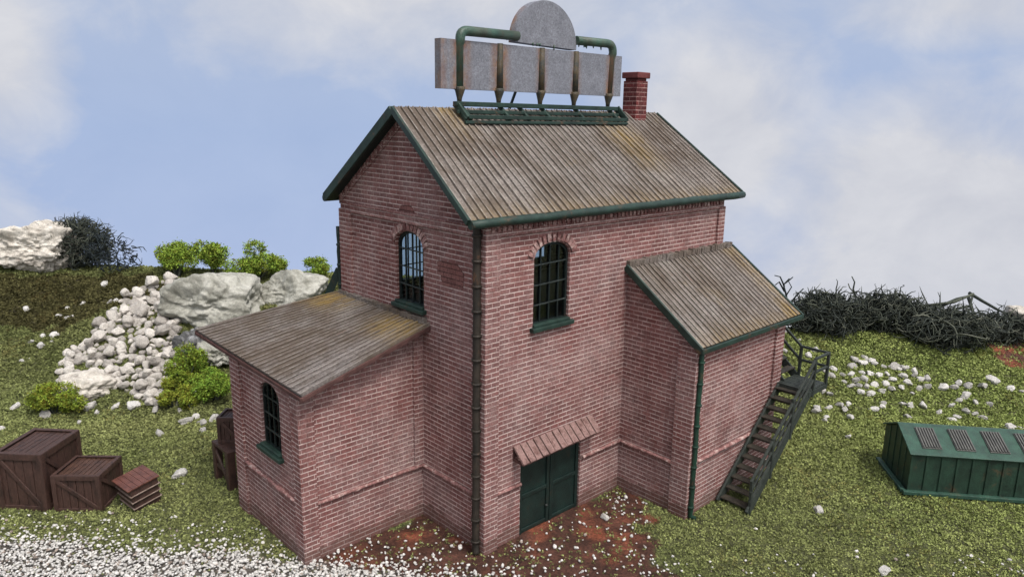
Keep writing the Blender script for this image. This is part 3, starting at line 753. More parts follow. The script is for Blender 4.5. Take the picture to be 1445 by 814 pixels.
w.slab(outl, [], (0, Yf - .02, 0), (1, 0, 0), (0, 0, 1), (0, -1, 0), .34)
dk = w.build('half_round_board', 'sign', sg, bevel=.015); rusty(dk, lambda c_: .9 if (c_.x < cxs - .9 and c_.y > Yf + .1) else .0)
def elbow(p, c, q, r, n=6):
    p, c, q = V(p), V(c), V(q); return [(p * (1 - t) ** 2 + c * 2 * t * (1 - t) + q * t * t) for t in [i / n for i in range(n + 1)]]
w = MB(); pr = .155; yp = Yf - .02
a = posts[0]
w.tube([(a, Yf + .06, sz0 - .02), (a, Yf + .06, 15.05), (a, yp, 15.18)] + elbow((a, yp, 15.25), (a, yp, 15.5), (a + .3, yp, 15.5), pr) + [(4.5, yp, 15.52)], pr, 12)
b = posts[-1] + .12
w.tube([(7.38, yp, 15.60), (9.05, yp, 15.62)] + elbow((9.1, yp, 15.62), (b, yp, 15.62), (b, yp, 15.28), pr) + [(b, Yf + .06, 15.1), (posts[-1] + .05, Yf + .08, sz0 - .02)], pr, 12)
for i in range(16):     # glue drips and rivets below the pipe
    x = random.choice([random.uniform(2.5, 4.4), random.uniform(7.5, 9.0), random.uniform(4.6, 7.2)]); z = 15.46 if (x < 4.4 or x > 7.4) else 15.3
    w.tube([(x, yp, z + .06), (x + random.uniform(-.03, .03), yp, z - random.uniform(.03, .12))], [.05, .015], 6)
pf = w.build_each('pipe_frame', 'sign_pipe', sg)
for o_ in pf: rusty(o_, lambda c_: 1. if c_.z < 15.15 else .25)
for i, x in enumerate(posts):
    w = MB(); 
    if 0 < i < 4: w.tube([(x, Yf - .01, sz0 - .02), (x + .01, Yf - .01, sz1 + .01)], [.13, .10], 8)
    w.tube([(x, Yf, sz0 + .08), (x, Yf, sz0 - .03), (x, Yf + .02, sz0 - .28), (x, Yf + .02, 13.3)], [.17, .16, .085, .07], 8)
    w.build('post', 'post', sg)
w = MB()
def rz2(y): return roof_z(y) + .1
w.beam((1.72, 3.52, rz2(3.52) + .26), (9.62, 3.52, rz2(3.52) + .24), .20, .15); w.beam((1.72, 3.40, rz2(3.4) + .1), (9.62, 3.40, rz2(3.4) + .1), .1, .12)
w.beam((1.95, 3.16, rz2(3.16) + .12), (9.85, 3.16, rz2(3.16) + .09), .17, .13)
w.beam((1.8, 3.1, rz2(3.1) + .0), (9.8, 3.1, rz2(3.1) + .0), .1, .1)
w.build_each('base_rail', 'green', sg, bevel=.02)
w = MB()
for x in posts + [4.6, 9.75, 1.85]:
    w.beam((x, 3.7, rz2(3.7) + .12), (x + .03, 3.12, rz2(3.12) + .06), .11, .12)
for x in (1.8, 9.7): w.beam((x, 3.52, rz2(3.52) + .3), (x + .1, 3.1, rz2(3.1) + .12), .1, .16)
w.build_each('base_crosspiece', 'green', sg, bevel=.02)
w = MB()
for x in (4.95,): w.beam((x - .1, Yf + .28, 14.0), (x, RY + 1.0, roof_z(RY + 1.0) + .05), .07, .07)
w.build_each('back_brace', 'green_dark', sg)

# ------------------------------------------------------------------ staircase
st = empty('outdoor_staircase', (10, -3.5, 0)); tag(st, 'dark wooden outdoor staircase with open treads and handrail against the right annex', 'staircase')
X0, X1, ZL = 8.18, 11.82, 3.5; yi, yo = -CY - P - .04, -4.13; NT = 12
for i in range(NT):
    t = (i + .6) / (NT + .1); x = X0 + (X1 - X0) * t; z = ZL * t; w = MB()
    w.box((x - .17, yo + .05, z - .03), (x + .17, yi, z + .03), .008)
    w.box((x + .12, yo + .05, z - .18), (x + .155, yi, z - .03), .006)
    w.build('tread', 'tread', st, bevel=.01)
w = MB(); sd = V((X1 - X0, 0, ZL)).normalized()
for y in (yi - .03, yo): w.beam((X0 - .05, y, .02), (X1, y, ZL - .12), .08, .34, (0, 0, 1))
w.build_each('stringer', 'stair', st, bevel=.012)
w = MB(); LX0, LX1, LY1 = 11.72, 13.12, -2.95
for i in range(9):
    a = LX0 + i * (LX1 - LX0) / 9; w.box((a, yo - .02, ZL - .04), (a + (LX1 - LX0) / 9 - .02, LY1, ZL + .02), .005)
w.box((LX0, yo - .06, ZL - .22), (LX1 + .04, yo + .02, ZL - .042)); w.box((LX1 - .03, yo, ZL - .22), (LX1 + .05, LY1, ZL - .042)); w.box((LX0, yo, ZL - .2), (LX0 + .06, yi, ZL - .042))
w.build('landing', 'stair', st, bevel=.01)
w = MB(); RH = 1.15
def rail(p, q, wd=.085): w.beam(p, q, wd, wd)
for h in (RH, RH * .66, RH * .36): rail((X0, yo - .02, h + .03), (LX0 + .35, yo - .02, ZL + h - .02), .09 if h == RH else .07)
for h in (RH, RH * .55):
    rail((LX0 + .3, yo - .02, ZL + h), (LX1 + .05, yo - .02, ZL + h)); rail((LX1, yo - .02, ZL + h), (LX1, -3.1, ZL + h)); rail((LX1, -3.1, ZL + h), (LX1, -.9, ZL + h + 1.8))
w.build_each('handrail', 'stair', st, bevel=.01)
for p, zt, zb_ in [((X0 + .05, yo - .02), RH + .05, 0), ((X0 + 1.25, yo - .02), RH + 1.22, .9), ((X0 + 2.45, yo - .02), RH + 2.35, 2.0), ((LX0 + .35, yo - .02), ZL + RH, ZL - .3), ((LX1, yo - .02), ZL + RH + .03, ZL - .2), ((LX1, -3.1), ZL + RH + .03, ZL - .1), ((LX1, -1.0), ZL + RH + 1.7, 5.0)]:
    w = MB(); w.box((p[0] - .05, p[1] - .05, zb_), (p[0] + .05, p[1] + .05, zt)); w.build('post', 'stair', st, bevel=.01)
w = MB()
for x in (12.05, LX1 - .02): w.beam((x, LY1 - .05, ZL - .05), (x, -.7, ZL + 1.9), .07, .3)
w.build_each('stringer', 'stair', st)
for i in range(6):
    w = MB(); y = LY1 + .15 + i * .36; z = ZL + .28 + i * .3; w.box((12.05, y - .15, z - .03), (LX1, y + .15, z + .03)); w.build('tread', 'tread', st, bevel=.01)
w = MB(); w.box((12.05, -.75, 5.35), (LX1, 1.2, 5.45)); w.build('upper_landing', 'stair', st)
# ------------------------------------------------------------------ crates
def crate(name, lab, c, front, fw, dp, h, mat, fr=.16, planks=6, topm=None, brace=True):
    """c = front-right bottom corner; front = unit vector along the front edge to the right"""
    F = V((front[0], front[1], 0)).normalized(); D = V((-F.y, F.x, 0)); ang = math.atan2(F.y, F.x)
    base = V(c) - F * fw / 2 + D * dp / 2; base.z = hz(base.x, base.y) - .02
    r_ = empty(name, base, ang); tag(r_, lab, 'crate')
    T = lambda x, y, z: base + F * x + D * y + V((0, 0, z))
    def bb(mb, a, b):
        c_ = T(*[(p + q) / 2 for p, q in zip(a, b)]); mb.obox(c_, F * abs(b[0] - a[0]) / 2, D * abs(b[1] - a[1]) / 2, V((0, 0, abs(b[2] - a[2]) / 2)))
    hx, hy, t = fw / 2, dp / 2, .05
    w = MB()
    for i in range(planks):      # side planks (front/back), vertical
        a = -hx + t + (fw - 2 * t) * i / planks; b = a + (fw - 2 * t) / planks - .018; j = random.uniform(0, .012)
        bb(w, (a, -hy + t + j, .04), (b, -hy + t + .05 + j, h - .05)); bb(w, (a, hy - t - .05 - j, .04), (b, hy - t - j, h - .05))
    for i in range(planks):
        a = -hy + t + .055 + (dp - 2 * t - .11) * i / planks; b = a + (dp - 2 * t - .11) / planks - .018; j = random.uniform(0, .012)
        bb(w, (-hx + t + j, a, .04), (-hx + t + .05 + j, b, h - .05)); bb(w, (hx - t - .05 - j, a, .04), (hx - t - j, b, h - .05))
    w.build('side_panel', mat, r_, bevel=.008)
    w = MB(); n = planks + 2
    for i in range(n):
        a = -hx + fr * .8 + (fw - 1.6 * fr) * i / n; bb(w, (a, -hy + .05, h - .10), (a + (fw - 1.6 * fr) / n - .02, hy - .05, h - .045 + random.uniform(0, .01)))
    w.build('lid', topm or mat, r_, bevel=.008)
    w = MB()
    for sx in (-1, 1):
        for sy in (-1, 1): bb(w, (sx * hx, sy * hy, 0), (sx * (hx - fr), sy * (hy - t + .01), h - fr + .01)); bb(w, (sx * hx, sy * (hy - t + .01), 0), (sx * (hx - t), sy * (hy - fr), h - fr + .01))
        for z0_, z1_ in ((h - fr, h), (.0, fr)):
            e = .004
            bb(w, (-hx + fr * (z0_ == 0), sx * (hy - e * (z0_ == 0)), z0_), (hx - fr * (z0_ == 0), sx * (hy - t), z1_)); bb(w, (sx * (hx + .002), -hy + t * (z0_ > 0) + fr * (z0_ == 0), z0_), (sx * (hx - t), hy - t * (z0_ > 0) - fr * (z0_ == 0), z1_))
    for sx in (-1, 1):   # top rim
        bb(w, (sx * hx, -hy + .002, h), (sx * (hx - fr * .8), hy - .002, h + .03)); bb(w, (-hx + fr * .8 + .002, sx * hy, h), (hx - fr * .8 - .002, sx * (hy - fr * .8), h + .028))
    w.build('frame', mat, r_, bevel=.012)
    if brace:
        w = MB(); zt, zb_ = h - fr, fr
        w.beam(T(-hx + fr, -hy + .03, zt), T(hx - fr, -hy + .03, zb_), .05, .13, (0, 0, 1)); w.beam(T(hx - .03, -hy + fr, zt), T(hx - .03, hy - fr, zb_), .05, .13, (0, 0, 1))
        w.build_each('brace', mat, r_, bevel=.01)
    return r_
crate('wooden_crate', 'tallest dark brown wooden crate, at the left edge of the photo', (-9.13, 11.47, 0), (.69, -.72), 1.66, 2.05, 2.02, 'wood', .2, 5)
crate('wooden_crate', 'lower brown wooden crate between the tallest crate and the small tilted box', (-7.80, 10.30, 0), (.745, -.667), 1.58, 1.55, 1.30, 'wood', .15, 6, 'wood_brown')
# small slatted box, tilted
bx = empty('slatted_box', (-6.72, 10.15, .02), math.atan2(-1.49, .16)); tag(bx, 'small reddish slatted box with overhanging lid, leaning on the grass beside the crates', 'box')
c0 = V((-6.62, 10.12, hz(-6.62, 10.12) - .12)); F = V((.16, -1.49, 0)).normalized(); D = V((.86, .53, 0)); D = (D - F * D.dot(F)).normalized()
tl = V((-.20, .02, 1)).normalized(); F2 = (F - tl * F.dot(tl)).normalized(); D2 = tl.cross(F2)
if D2.dot(D) < 0: D2 = -D2
def ob(mb, cx_, cy_, z0_, z1_, hx, hy): mb.obox(c0 + F2 * cx_ + D2 * cy_ + tl * (z0_ + z1_) / 2, F2 * hx, D2 * hy, tl * (z1_ - z0_) / 2)
w = MB(); w.v = []
for i in range(4): s_ = .92 + .02 * i; ob(w, .02 * i, .015 * i, .02 + i * .24, .225 + i * .24, .60 * s_, .47 * s_)
w.build('side_panel', 'wood', bx, bevel=.015)
w = MB()
for i in range(4): s_ = .97 + .02 * i; ob(w, .02 * i, .015 * i, -.0 + i * .24, .022 + i * .24, .62 * s_, .49 * s_)
w.build('slat', 'wood_pale', bx, bevel=.008)
w = MB()
for i in range(6): 
    o_ = -.45 + i * .18; w.obox(c0 + F2 * (.06) + D2 * (.045 + o_) + tl * .99, F2 * .65, D2 * .087, tl * .026)
w.build('lid', 'wood_red', bx, bevel=.01)

# workbench beside the rear of the left annex, with a crate on it
bn = empty('workbench', (-3.2, 9.4, 0)); tag(bn, 'dark wooden workbench half hidden behind the left annex wall', 'workbench')
g0 = hz(-3.4, 9.4); bh = 1.35
bx0, bx1, by0, by1 = -4.15, -1.8, 8.75, 10.15
w = MB()
for i in range(5): a = by0 + i * .28; w.box((bx0, a, g0 + bh), (bx1, a + .265, g0 + bh + .1), .006)
w.build('bench_top', 'wood', bn, bevel=.01)
for x in (bx0 + .14, bx1 - .14):
    for y in (by0 + .14, by1 - .14): w = MB(); w.box((x - .14, y - .12, g0 - .1), (x + .14, y + .12, g0 + bh)); w.build('leg', 'wood', bn, bevel=.012)
w = MB(); x = bx0 + .05
w.beam((x, by0 + .1, g0 + .15), (x, by1 - .1, g0 + bh - .1), .07, .12); w.beam((x + .01, by1 - .1, g0 + .6), (x + .01, by0 + .1, g0 + .6), .06, .12)
w.beam((bx0 + .2, by0 + .02, g0 + .2), (bx1 - .2, by0 + .02, g0 + bh - .1), .06, .12)
w.build_each('brace', 'wood', bn)
cr = crate('wooden_crate', 'small crate standing on the workbench behind the left annex', (-3.42, 9.12, 0), (.72, -.69), .9, .9, .95, 'wood', .12, 4)
def shift(o, dz):
    o.matrix_basis = Matrix.Translation((0, 0, dz)) @ o.matrix_basis
shift(cr, g0 + bh + .1 - cr.location.z)

# ------------------------------------------------------------------ green louvred housing
P0 = V((13.70, -7.18, 0)); dF = V((2.50, -3.04, 0)).normalized(); dD = V((-dF.y, dF.x, 0)); LN, WD = 8.2, 2.62
gh = empty('equipment_housing', P0 + dF * LN / 2 + dD * WD / 2, math.atan2(dF.y, dF.x)); tag(gh, 'long low dark green metal housing with pitched lid and louvred vents on the grass', 'equipment housing')
g1 = min(hz(*(P0 + dF * a + dD * b)[:2]) for a in (0, 3, 6) for b in (0, 2)) + .14
T = lambda a, b, z: P0 + dF * a + dD * b + V((0, 0, z + g1))
EZ, RG = 1.46, 2.02; rm = WD * .52
w = MB(); prof = [(0, -.1), (WD, -.1), (WD, EZ), (rm, RG - .02), (0, EZ)]
vs = [T(.04, *p) for p in prof] + [T(LN - .04, *p) for p in prof]
w.add(vs, [(0, 1, 2, 3, 4), (9, 8, 7, 6, 5)] + [(i, i + 5, (i + 1) % 5 + 5, (i + 1) % 5) for i in range(5)])
w.build('body', 'housing', gh)
w = MB()
for i in range(17):
    a = .04 + i * (LN - .08) / 16; w.obox(T(a, -.02, EZ / 2), dF * .03, dD * .022, V((0, 0, EZ / 2)))
for i in range(1, 5): b = WD * i / 5; top_ = EZ + (RG - EZ) * min(b / rm, (WD - b) / (WD - rm)); w.obox(T(.03, b, top_ / 2), dF * .018, dD * .035, V((0, 0, top_ / 2 - .03)))
w.build_each('rib', 'housing', gh, bevel=.01)
w = MB()
w.obox(T(LN / 2, -.10, .03), dF * (LN / 2 + .15), dD * .09, V((0, 0, .07))); w.obox(T(-.10, WD / 2, .03), dF * .09, dD * (WD / 2 - .02), V((0, 0, .07)))
w.build_each('base_skirt', 'housing_lid', gh, bevel=.02)
def lidslab(mb, b0, z0_, b1, z1_, th, a0=-.06, a1=LN + .06):
    n = (T(0, b1, z1_) - T(0, b0, z0_)).normalized().cross(dF); n = n if n.z > 0 else -n
    A = [T(a0, b0, z0_), T(a1, b0, z0_), T(a1, b1, z1_), T(a0, b1, z1_)]; B = [p + n * th for p in A]
    mb.add(A + B, [(0, 3, 2, 1), (4, 5, 6, 7), (0, 1, 5, 4), (1, 2, 6, 5), (2, 3, 7, 6), (3, 0, 4, 7)]); return n
w = MB(); nrm_ = lidslab(w, -.08, EZ - .03, rm, RG, .06); lidslab(w, WD + .08, EZ - .03, rm + .002, RG, .06)
w.build('lid', 'housing_lid', gh, bevel=.015)
sl1 = V((0, 0, 0)); e_ = T(0, -.08, EZ - .03); r__ = T(0, rm, RG); sv_ = r__ - e_
i = 0; a = .42
while a < LN - .8:
    c_ = e_ + dF * (a + .34) + sv_ * .53 + nrm_ * .075
    w = MB(); w.obox(c_, dF * .33, sv_ * .33, nrm_ * .02); lv = w.build('louvre', 'louvre', gh, bevel=.01)
    w = MB()
    for j in range(7): w.obox(c_ + dF * (-.28 + j * .093) + nrm_ * .035, dF * .024, sv_ * .31, nrm_ * .025)
    w.build('louvre_blade', 'louvre', lv); a += 1.12; i += 1

# ------------------------------------------------------------------ rocks
def rock_mesh(name, sub, amp, seed, sx, sy, sz, mat, facet=0, smooth=False, freq=1., fine=.22):
    bm = bmesh.new(); bmesh.ops.create_icosphere(bm, subdivisions=sub, radius=1)
    rs = random.Random(seed); off = V((seed * 3.7, seed * 1.3, -seed * 2.1)); planes = [(V((rs.gauss(0, 1), rs.gauss(0, 1), rs.gauss(0, 1))).normalized(), rs.uniform(.55, .85)) for _ in range(facet)]
    for v in bm.verts:
        n = v.co.normalized(); r_ = 1.0
        for pn_, d in planes:
            k_ = n.dot(pn_)
            if k_ > 0: r_ = min(r_, d / k_)
        r_ += amp * noise.fractal(n * 1.3 * freq + off, .8, 2.1, 4) + amp * .6 * (abs(noise.noise(n * 2.3 * freq - off)) - .25)
        if sub > 4: r_ += amp * fine * noise.fractal(n * 7 * freq + off, .7, 2.2, 4)
        v.co = V((n.x * r_ * sx, n.y * r_ * sy, n.z * r_ * sz))
    me = bpy.data.meshes.new(name); bm.to_mesh(me); bm.free(); me.materials.append(M[mat])
    if smooth:
        for p in me.polygons: p.use_smooth = True
    return me
def boulder(px, py, wpx, hpx, depth, lab, mat, seed, sub=6, amp=.22, facet=9, freq=1., fine=.22, cat='boulder', name='boulder', dback=0, rz=0, sink=.35):
    """a boulder whose visible outline is centred at (px,py)"""
    p = at(px, py + hpx * .5 - 4); p = p + WH * (depth * .5 * .6 + dback); p.z = hz(p.x, p.y); s_ = scale_at(p)
    d = ray(px, py); t = (p - CAM).dot(WH) / d.dot(WH); zc = (CAM + d * t)
    me = rock_mesh(name, sub, amp, seed, wpx * s_ / 2 * 1.08, depth / 2, hpx * s_ / 2 * 1.1, mat, facet, True, freq, fine)
    o = bpy.data.objects.new(name, me); COL.objects.link(o); o.location = (zc.x, zc.y, zc.z); o.rotation_euler = (0, 0, math.atan2(UH.y, UH.x) + rz)
    return tag(o, lab, cat)
boulder(300, 428, 138, 88, 4.5, 'large smooth grey boulder above the rubble pile, left of the annex roof', 'rock_grey', 3, 6, .20, 9, .75, .12)
boulder(413, 420, 124, 84, 4.0, 'wide grey boulder just behind the left annex roof, right of the larger boulder', 'rock_grey', 11, 6, .20, 8, .75, .12, dback=1.5)
boulder(276, 487, 62, 50, 2.2, 'dark shiny rock under the large grey boulder', 'rock_dark', 5, 5, .3, 8, cat='rock', name='rock', dback=-.4)
boulder(305, 500, 56, 42, 1.6, 'small silvery grey rock beside the annex roof corner', 'rock_grey', 8, 5, .35, 10, cat='rock', name='rock', dback=-.5)
boulder(40, 350, 168, 88, 4.0, 'cream white craggy rock at the upper left hilltop', 'rock_pale', 21, 6, .16, 26, 1.2, .3, cat='rock', name='rock', dback=-.2)
boulder(118, 549, 88, 42, 2.0, 'large pale oval stone at the foot of the rubble pile', 'rock_pale', 33, 5, .16, 7, cat='rock', name='rock', dback=-.2)

stone_meshes = [rock_mesh('stone', 3, .09, 50 + i, 1, random.uniform(.68, .95), random.uniform(.6, .85), 'stone', 10, False) for i in range(8)]
bright_meshes = [rock_mesh('stone', 3, .09, 80 + i, 1, random.uniform(.6, .95), random.uniform(.42, .7), 'stone_bright', 11, False) for i in range(5)]
def stone(px, py, wpx, lab, group=None, bright=False, lift=0., cat='stone', idx_=None):
    p = at(px, py + wpx * .15); s_ = scale_at(p) * wpx / 2
    o = bpy.data.objects.new('stone', random.choice(bright_meshes if bright else stone_meshes)); COL.objects.link(o)
    o.location = (p.x, p.y, p.z + s_ * .32 + lift); o.scale = (s_ * random.uniform(.95, 1.1),) * 3
    o.rotation_euler = (random.uniform(-.6, .6), random.uniform(-.6, .6), random.uniform(0, 6.28))
    return tag(o, lab, cat, group)
def pile_zone(x, y):
    z = 'top end beside the boulder' if y < 440 else ('upper half' if y < 480 else ('lower half' if y < 525 else 'foot'))
    if y >= 485 and x < 140: z = 'left flank above the oval stone'
    return 'pale grey stone in the rubble, in its ' + z, 'rubble pile stones: ' + z
def loose_zone(x, y):
    z = ('beside the stair landing' if x < 1205 and y < 535 else 'right of the stairs, below the landing' if x < 1205 else 'above the dense scatter' if y < 515 else
         'below the dense scatter' if x < 1310 else 'just behind the green housing' if y > 575 else 'to the right of the dense scatter' if x < 1365 else 'towards the right edge')
    return 'white stone on the right slope, ' + z, 'stones on the right slope ' + z
def scatter(poly, n, dmin, wr, lab, group, bright=False, liftf=None, dens=None):
    xs = [p[0] for p in poly]; ys = [p[1] for p in poly]; pts = []; tries = 0
    while len(pts) < n and tries < 20000:
        tries += 1; x = random.uniform(min(xs), max(xs)); y = random.uniform(min(ys), max(ys))
        if not bool(inpoly(np.array(x), np.array(y), poly)): continue
        if any(((x - a) ** 2 + ((y - b) * 1.25) ** 2) < dmin ** 2 for a, b in pts): continue
        pts.append((x, y))
    for x, y in sorted(pts, key=lambda q: q[1]):
        l_, g_ = pile_zone(x, y) if 'rubble' in group else (lab, group)
        stone(x, y, random.uniform(*wr), l_, g_, bright, (liftf(x, y) if liftf else 0))
PILE = [(213, 405), (240, 396), (252, 440), (250, 500), (245, 552), (226, 577), (206, 570), (188, 560), (165, 548), (150, 520), (96, 512), (92, 498), (128, 486), (135, 465), (168, 448), (172, 425), (196, 412)]
scatter(PILE, 200, 8.2, (8, 21), 'pale grey stone among the rubble pile below the large boulder', 'rubble pile stones', liftf=lambda x, y: random.uniform(0, .16))
scatter(PILE, 36, 17, (14, 24), 'pale grey stone among the rubble pile below the large boulder', 'rubble pile stones', liftf=lambda x, y: random.uniform(.2, .42))
scatter([(84, 500), (128, 486), (150, 520), (165, 548), (80, 528)], 18, 10, (14, 22), 'pale grey stone among the rubble pile below the large boulder', 'rubble pile stones')
for x, y, q, lab in [(190, 572, 24, 'white stone at the foot of the rubble pile, left of two neighbours'), (215, 566, 22, 'white stone at the right foot of the rubble pile, upper of two'), (219, 578, 20, 'white stone at the right foot of the rubble pile, lower of two'),
                     (163, 574, 18, 'white stone just right of the big pale oval stone, below it'), (127, 574, 26, 'long white stone directly below the big pale oval stone'), (137, 581, 12, 'small dark grey stone under the long white one below the oval stone'),
                     (262, 594, 22, 'leftmost white stone of the group near the workbench'), (277, 588, 15, 'topmost white stone of the group near the workbench'), (285, 596, 20, 'middle white stone of the group near the workbench'), (286, 607, 15, 'lowest white stone of the group near the workbench'),
                     (303, 590, 20, 'rightmost white stone of the group near the workbench, beside the annex wall'), (254, 579, 13, 'small grey stone below the lowest green bush')]:
    stone(x, y, q, lab, 'loose stones below the rubble pile', True)
for x, y, q, lab in [(253, 669, 28, 'lone round white stone on the grass left of the annex wall'), (226, 611, 20, 'flat white stone on the grass above the lone round stone'), (65, 586, 20, 'flat white stone on the grass above the tallest crate'), (112, 596, 12, 'small grey stone on the grass above the lower crate'),
                     (21, 574, 16, 'thin grey stone at the left, on the grass above the crates'), (148, 401, 13, 'tilted grey stone at the hilltop right of the dark shrub'), (39, 437, 14, 'white stone alone on the upper left slope'), (2, 606, 12, 'white stone at the far left edge level with the crate tops'), (117, 428, 11, 'small white stone high on the left slope below the dark shrub'),
                     (853, 729, 17, 'white stone on the red soil right of the goods door'), (1154, 720, 20, 'grey white stone on the open grass right of the staircase'), (1248, 806, 24, 'pale stone at the bottom edge of the grass at right'), (1180, 465, 0, ''), (1168, 575, 13, 'white stone on the grass right of the stair foot'), (260, 549, 0, ''), (278, 553, 16, 'white stone at the foot of the green bushes by the annex')]:
    if q: stone(x, y, q, lab, None, True)
for grp, lab, pts in [('stone cluster high on the left slope', '%s white stone of the tight cluster high on the left slope', [(96, 436, 10, 'topmost'), (84, 445, 10, 'leftmost'), (95, 449, 11, 'lowest'), (103, 446, 8, 'rightmost')]),
                      ('stone cluster lower on the left slope', '%s white stone of the five-stone cluster lower on the left slope', [(45, 483, 12, 'leftmost'), (58, 488, 18, 'lowest and largest'), (61, 475, 12, 'upper middle'), (77, 473, 16, 'upper right'), (74, 483, 10, 'lower right')]),
                      ('stone pair on the left slope', '%s small white stone of the pair at the left, above the green bush', [(32, 510, 10, 'left'), (41, 507, 6, 'right')]),
                      ('stones by the boulder', '%s small grey stone of the four left of the rubble pile top', [(155, 427, 12, 'left'), (165, 425, 12, 'upper'), (161, 437, 14, 'lower'), (178, 435, 10, 'right')])]:
    for x, y, q, w__ in pts: stone(x, y, q, lab % w__, grp, True)
R1 = [(1205, 505), (1240, 512), (1290, 520), (1310, 545), (1290, 556), (1255, 552), (1225, 556), (1190, 545), (1188, 530)]
scatter(R1, 42, 11.5, (11, 17), 'white stone in the dense scatter on the grass right of the staircase', 'stones scattered on the right slope', True)
rp = [(1220, 505, 14), (1230, 508, 16), (1219, 512, 12), (1262, 517, 15), (1275, 520, 16), (1290, 524, 14), (1308, 533, 15), (1330, 547, 18), (1345, 546, 16), (1352, 540, 16), (1365, 545, 14), (1385, 545, 20), (1400, 536, 18), (1425, 548, 17), (1442, 553, 10), (1352, 565, 13), (1362, 558, 18), (1376, 568, 14), (1395, 570, 13), (1342, 572, 12), (1343, 592, 14), (1362, 580, 16), (1385, 590, 18), (1375, 584, 14), (1325, 582, 12), (1425, 602, 20), (1440, 604, 12), (1280, 588, 14), (1273, 570, 12), (1285, 572, 14), (1303, 572, 16), (1246, 570, 12), (1233, 577, 15), (1245, 575, 13), (1199, 588, 16), (1192, 577, 15), (1184, 572, 16), (1197, 570, 12), (1166, 588, 12), (1162, 594, 14), (1151, 580, 18), (1152, 574, 14), (1160, 552, 18), (1170, 556, 14), (1172, 530, 16), (1176, 520, 14), (1165, 524, 14), (1197, 616, 12), (1210, 544, 14), (1150, 495, 16), (1141, 502, 16), (1128, 480, 10), (1110, 468, 14), (1107, 495, 12), (1170, 467, 10), (1145, 552, 14), (1350, 588, 12)]
for x, y, q in rp: stone(x, y, q, *loose_zone(x, y), True)
o = boulder(1438, 440, 34, 22, 1.2, 'pinkish stone at the right edge beside the brushwood', 'rock_pale', 71, 4, .2, 6, cat='rock', name='rock', dback=-.4)

# ------------------------------------------------------------------ dark twig masses
def twigs(name, lab, cat, px, py, wpx, hpx, depth, n, rad, mat, seed, long=0, group=None, drop=.15, up=0.):
    p = at(px, py + hpx / 2); s_ = scale_at(p); c_ = p + V((0, 0, hpx * s_ / 2)); rs = random.Random(seed)
    a, b, h = wpx * s_ / 2, depth / 2, hpx * s_ / 2
    w = MB()
    for i in range(n):
        while True:
            q = V((rs.uniform(-1, 1), rs.uniform(-1, 1), rs.uniform(-1, 1)))
            if q.length < 1: break
        if rs.random() < .55: q = q.normalized() * rs.uniform(.7, .95)
        P_ = c_ + UH * q.x * a + WH * q.y * b + V((0, 0, q.z * h))
        d = (V((rs.gauss(0, 1), rs.gauss(0, 1), rs.gauss(0, .6))) + UH * q.x * 1. + V((0, 0, q.z * .8 + up)) + UH * long * rs.choice((-1, 1))).normalized()
        st_ = rs.uniform(.10, .2) * (1 + .5 * abs(long)); pts = [P_]
        for k_ in range(rs.randint(4, 7)):
            d = (d + V((rs.gauss(0, .38), rs.gauss(0, .38), rs.gauss(0, .32)))).normalized(); P_ = P_ + d * st_
            e = P_ - c_; f_ = V((e.dot(UH) / (a * 1.12), e.dot(WH) / (b * 1.12), e.z / (h * 1.12)))
            if f_.length > 1: d = (d - (UH * f_.x / a + WH * f_.y / b + V((0, 0, f_.z / h))).normalized() * .5).normalized(); 
            gz = hz(P_.x, P_.y)
            if P_.z < gz: P_.z = gz + .02
            pts.append(P_.copy())
        r0 = rad * rs.uniform(.6, 1.5); w.tube(pts, [r0 * (1 - .75 * j / (len(pts) - 1)) for j in range(len(pts))], 5, cap=False)
        if rs.random() < .7:
            m_ = pts[len(pts) // 2]; dd = V((rs.gauss(0, 1), rs.gauss(0, 1), rs.gauss(0, 1) + .3)).normalized()
            w.tube([m_, m_ + dd * st_, m_ + dd * st_ * 1.8 + V((0, 0, .06))], [r0 * .7, r0 * .5, r0 * .15], 4, cap=False)
    o = w.build(name, mat, None, recalc=False)
    return tag(o, lab, cat, group)
twigs('dark_shrub', 'tangled dark leafless shrub on the left hilltop beside the cream rock', 'shrub', 112, 345, 92, 66, 2.6, 1300, .032, 'twig', 1)
# airy right side of the shrub belongs to the same plant: a child mesh
sh = [o for o in COL.objects if o.name == 'dark_shrub'][0]
t2 = twigs('branch_spray', None, None, 160, 360, 72, 52, 1.6, 120, .034, 'twig_blue', 2, up=.3)
t2.parent = sh
# brushwood along the right ridge
for args in [(1163, 444, 96, 50, 2.2, 900, .04, 5, .6, 'dense dark brushwood heap right of the annex roof, first of the ridge'),
             (1245, 444, 108, 50, 2.2, 1000, .04, 6, .7, 'widest dark brushwood heap in the middle of the right ridge'),
             (1335, 464, 106, 42, 2.0, 700, .045, 7, 1.6, 'dark brushwood heap of long combed branches on the right ridge'),
             (1412, 464, 84, 32, 1.6, 450, .042, 8, .8, 'low brushwood heap at the right end of the ridge')]:
    px, py, a_, b_, dd_, n_, r0, sd_, lg, lab = args
    twigs('brushwood', lab, 'brushwood', px, py, a_, b_, dd_, n_, r0, 'twig', sd_, lg, 'brushwood heaps along the right ridge')
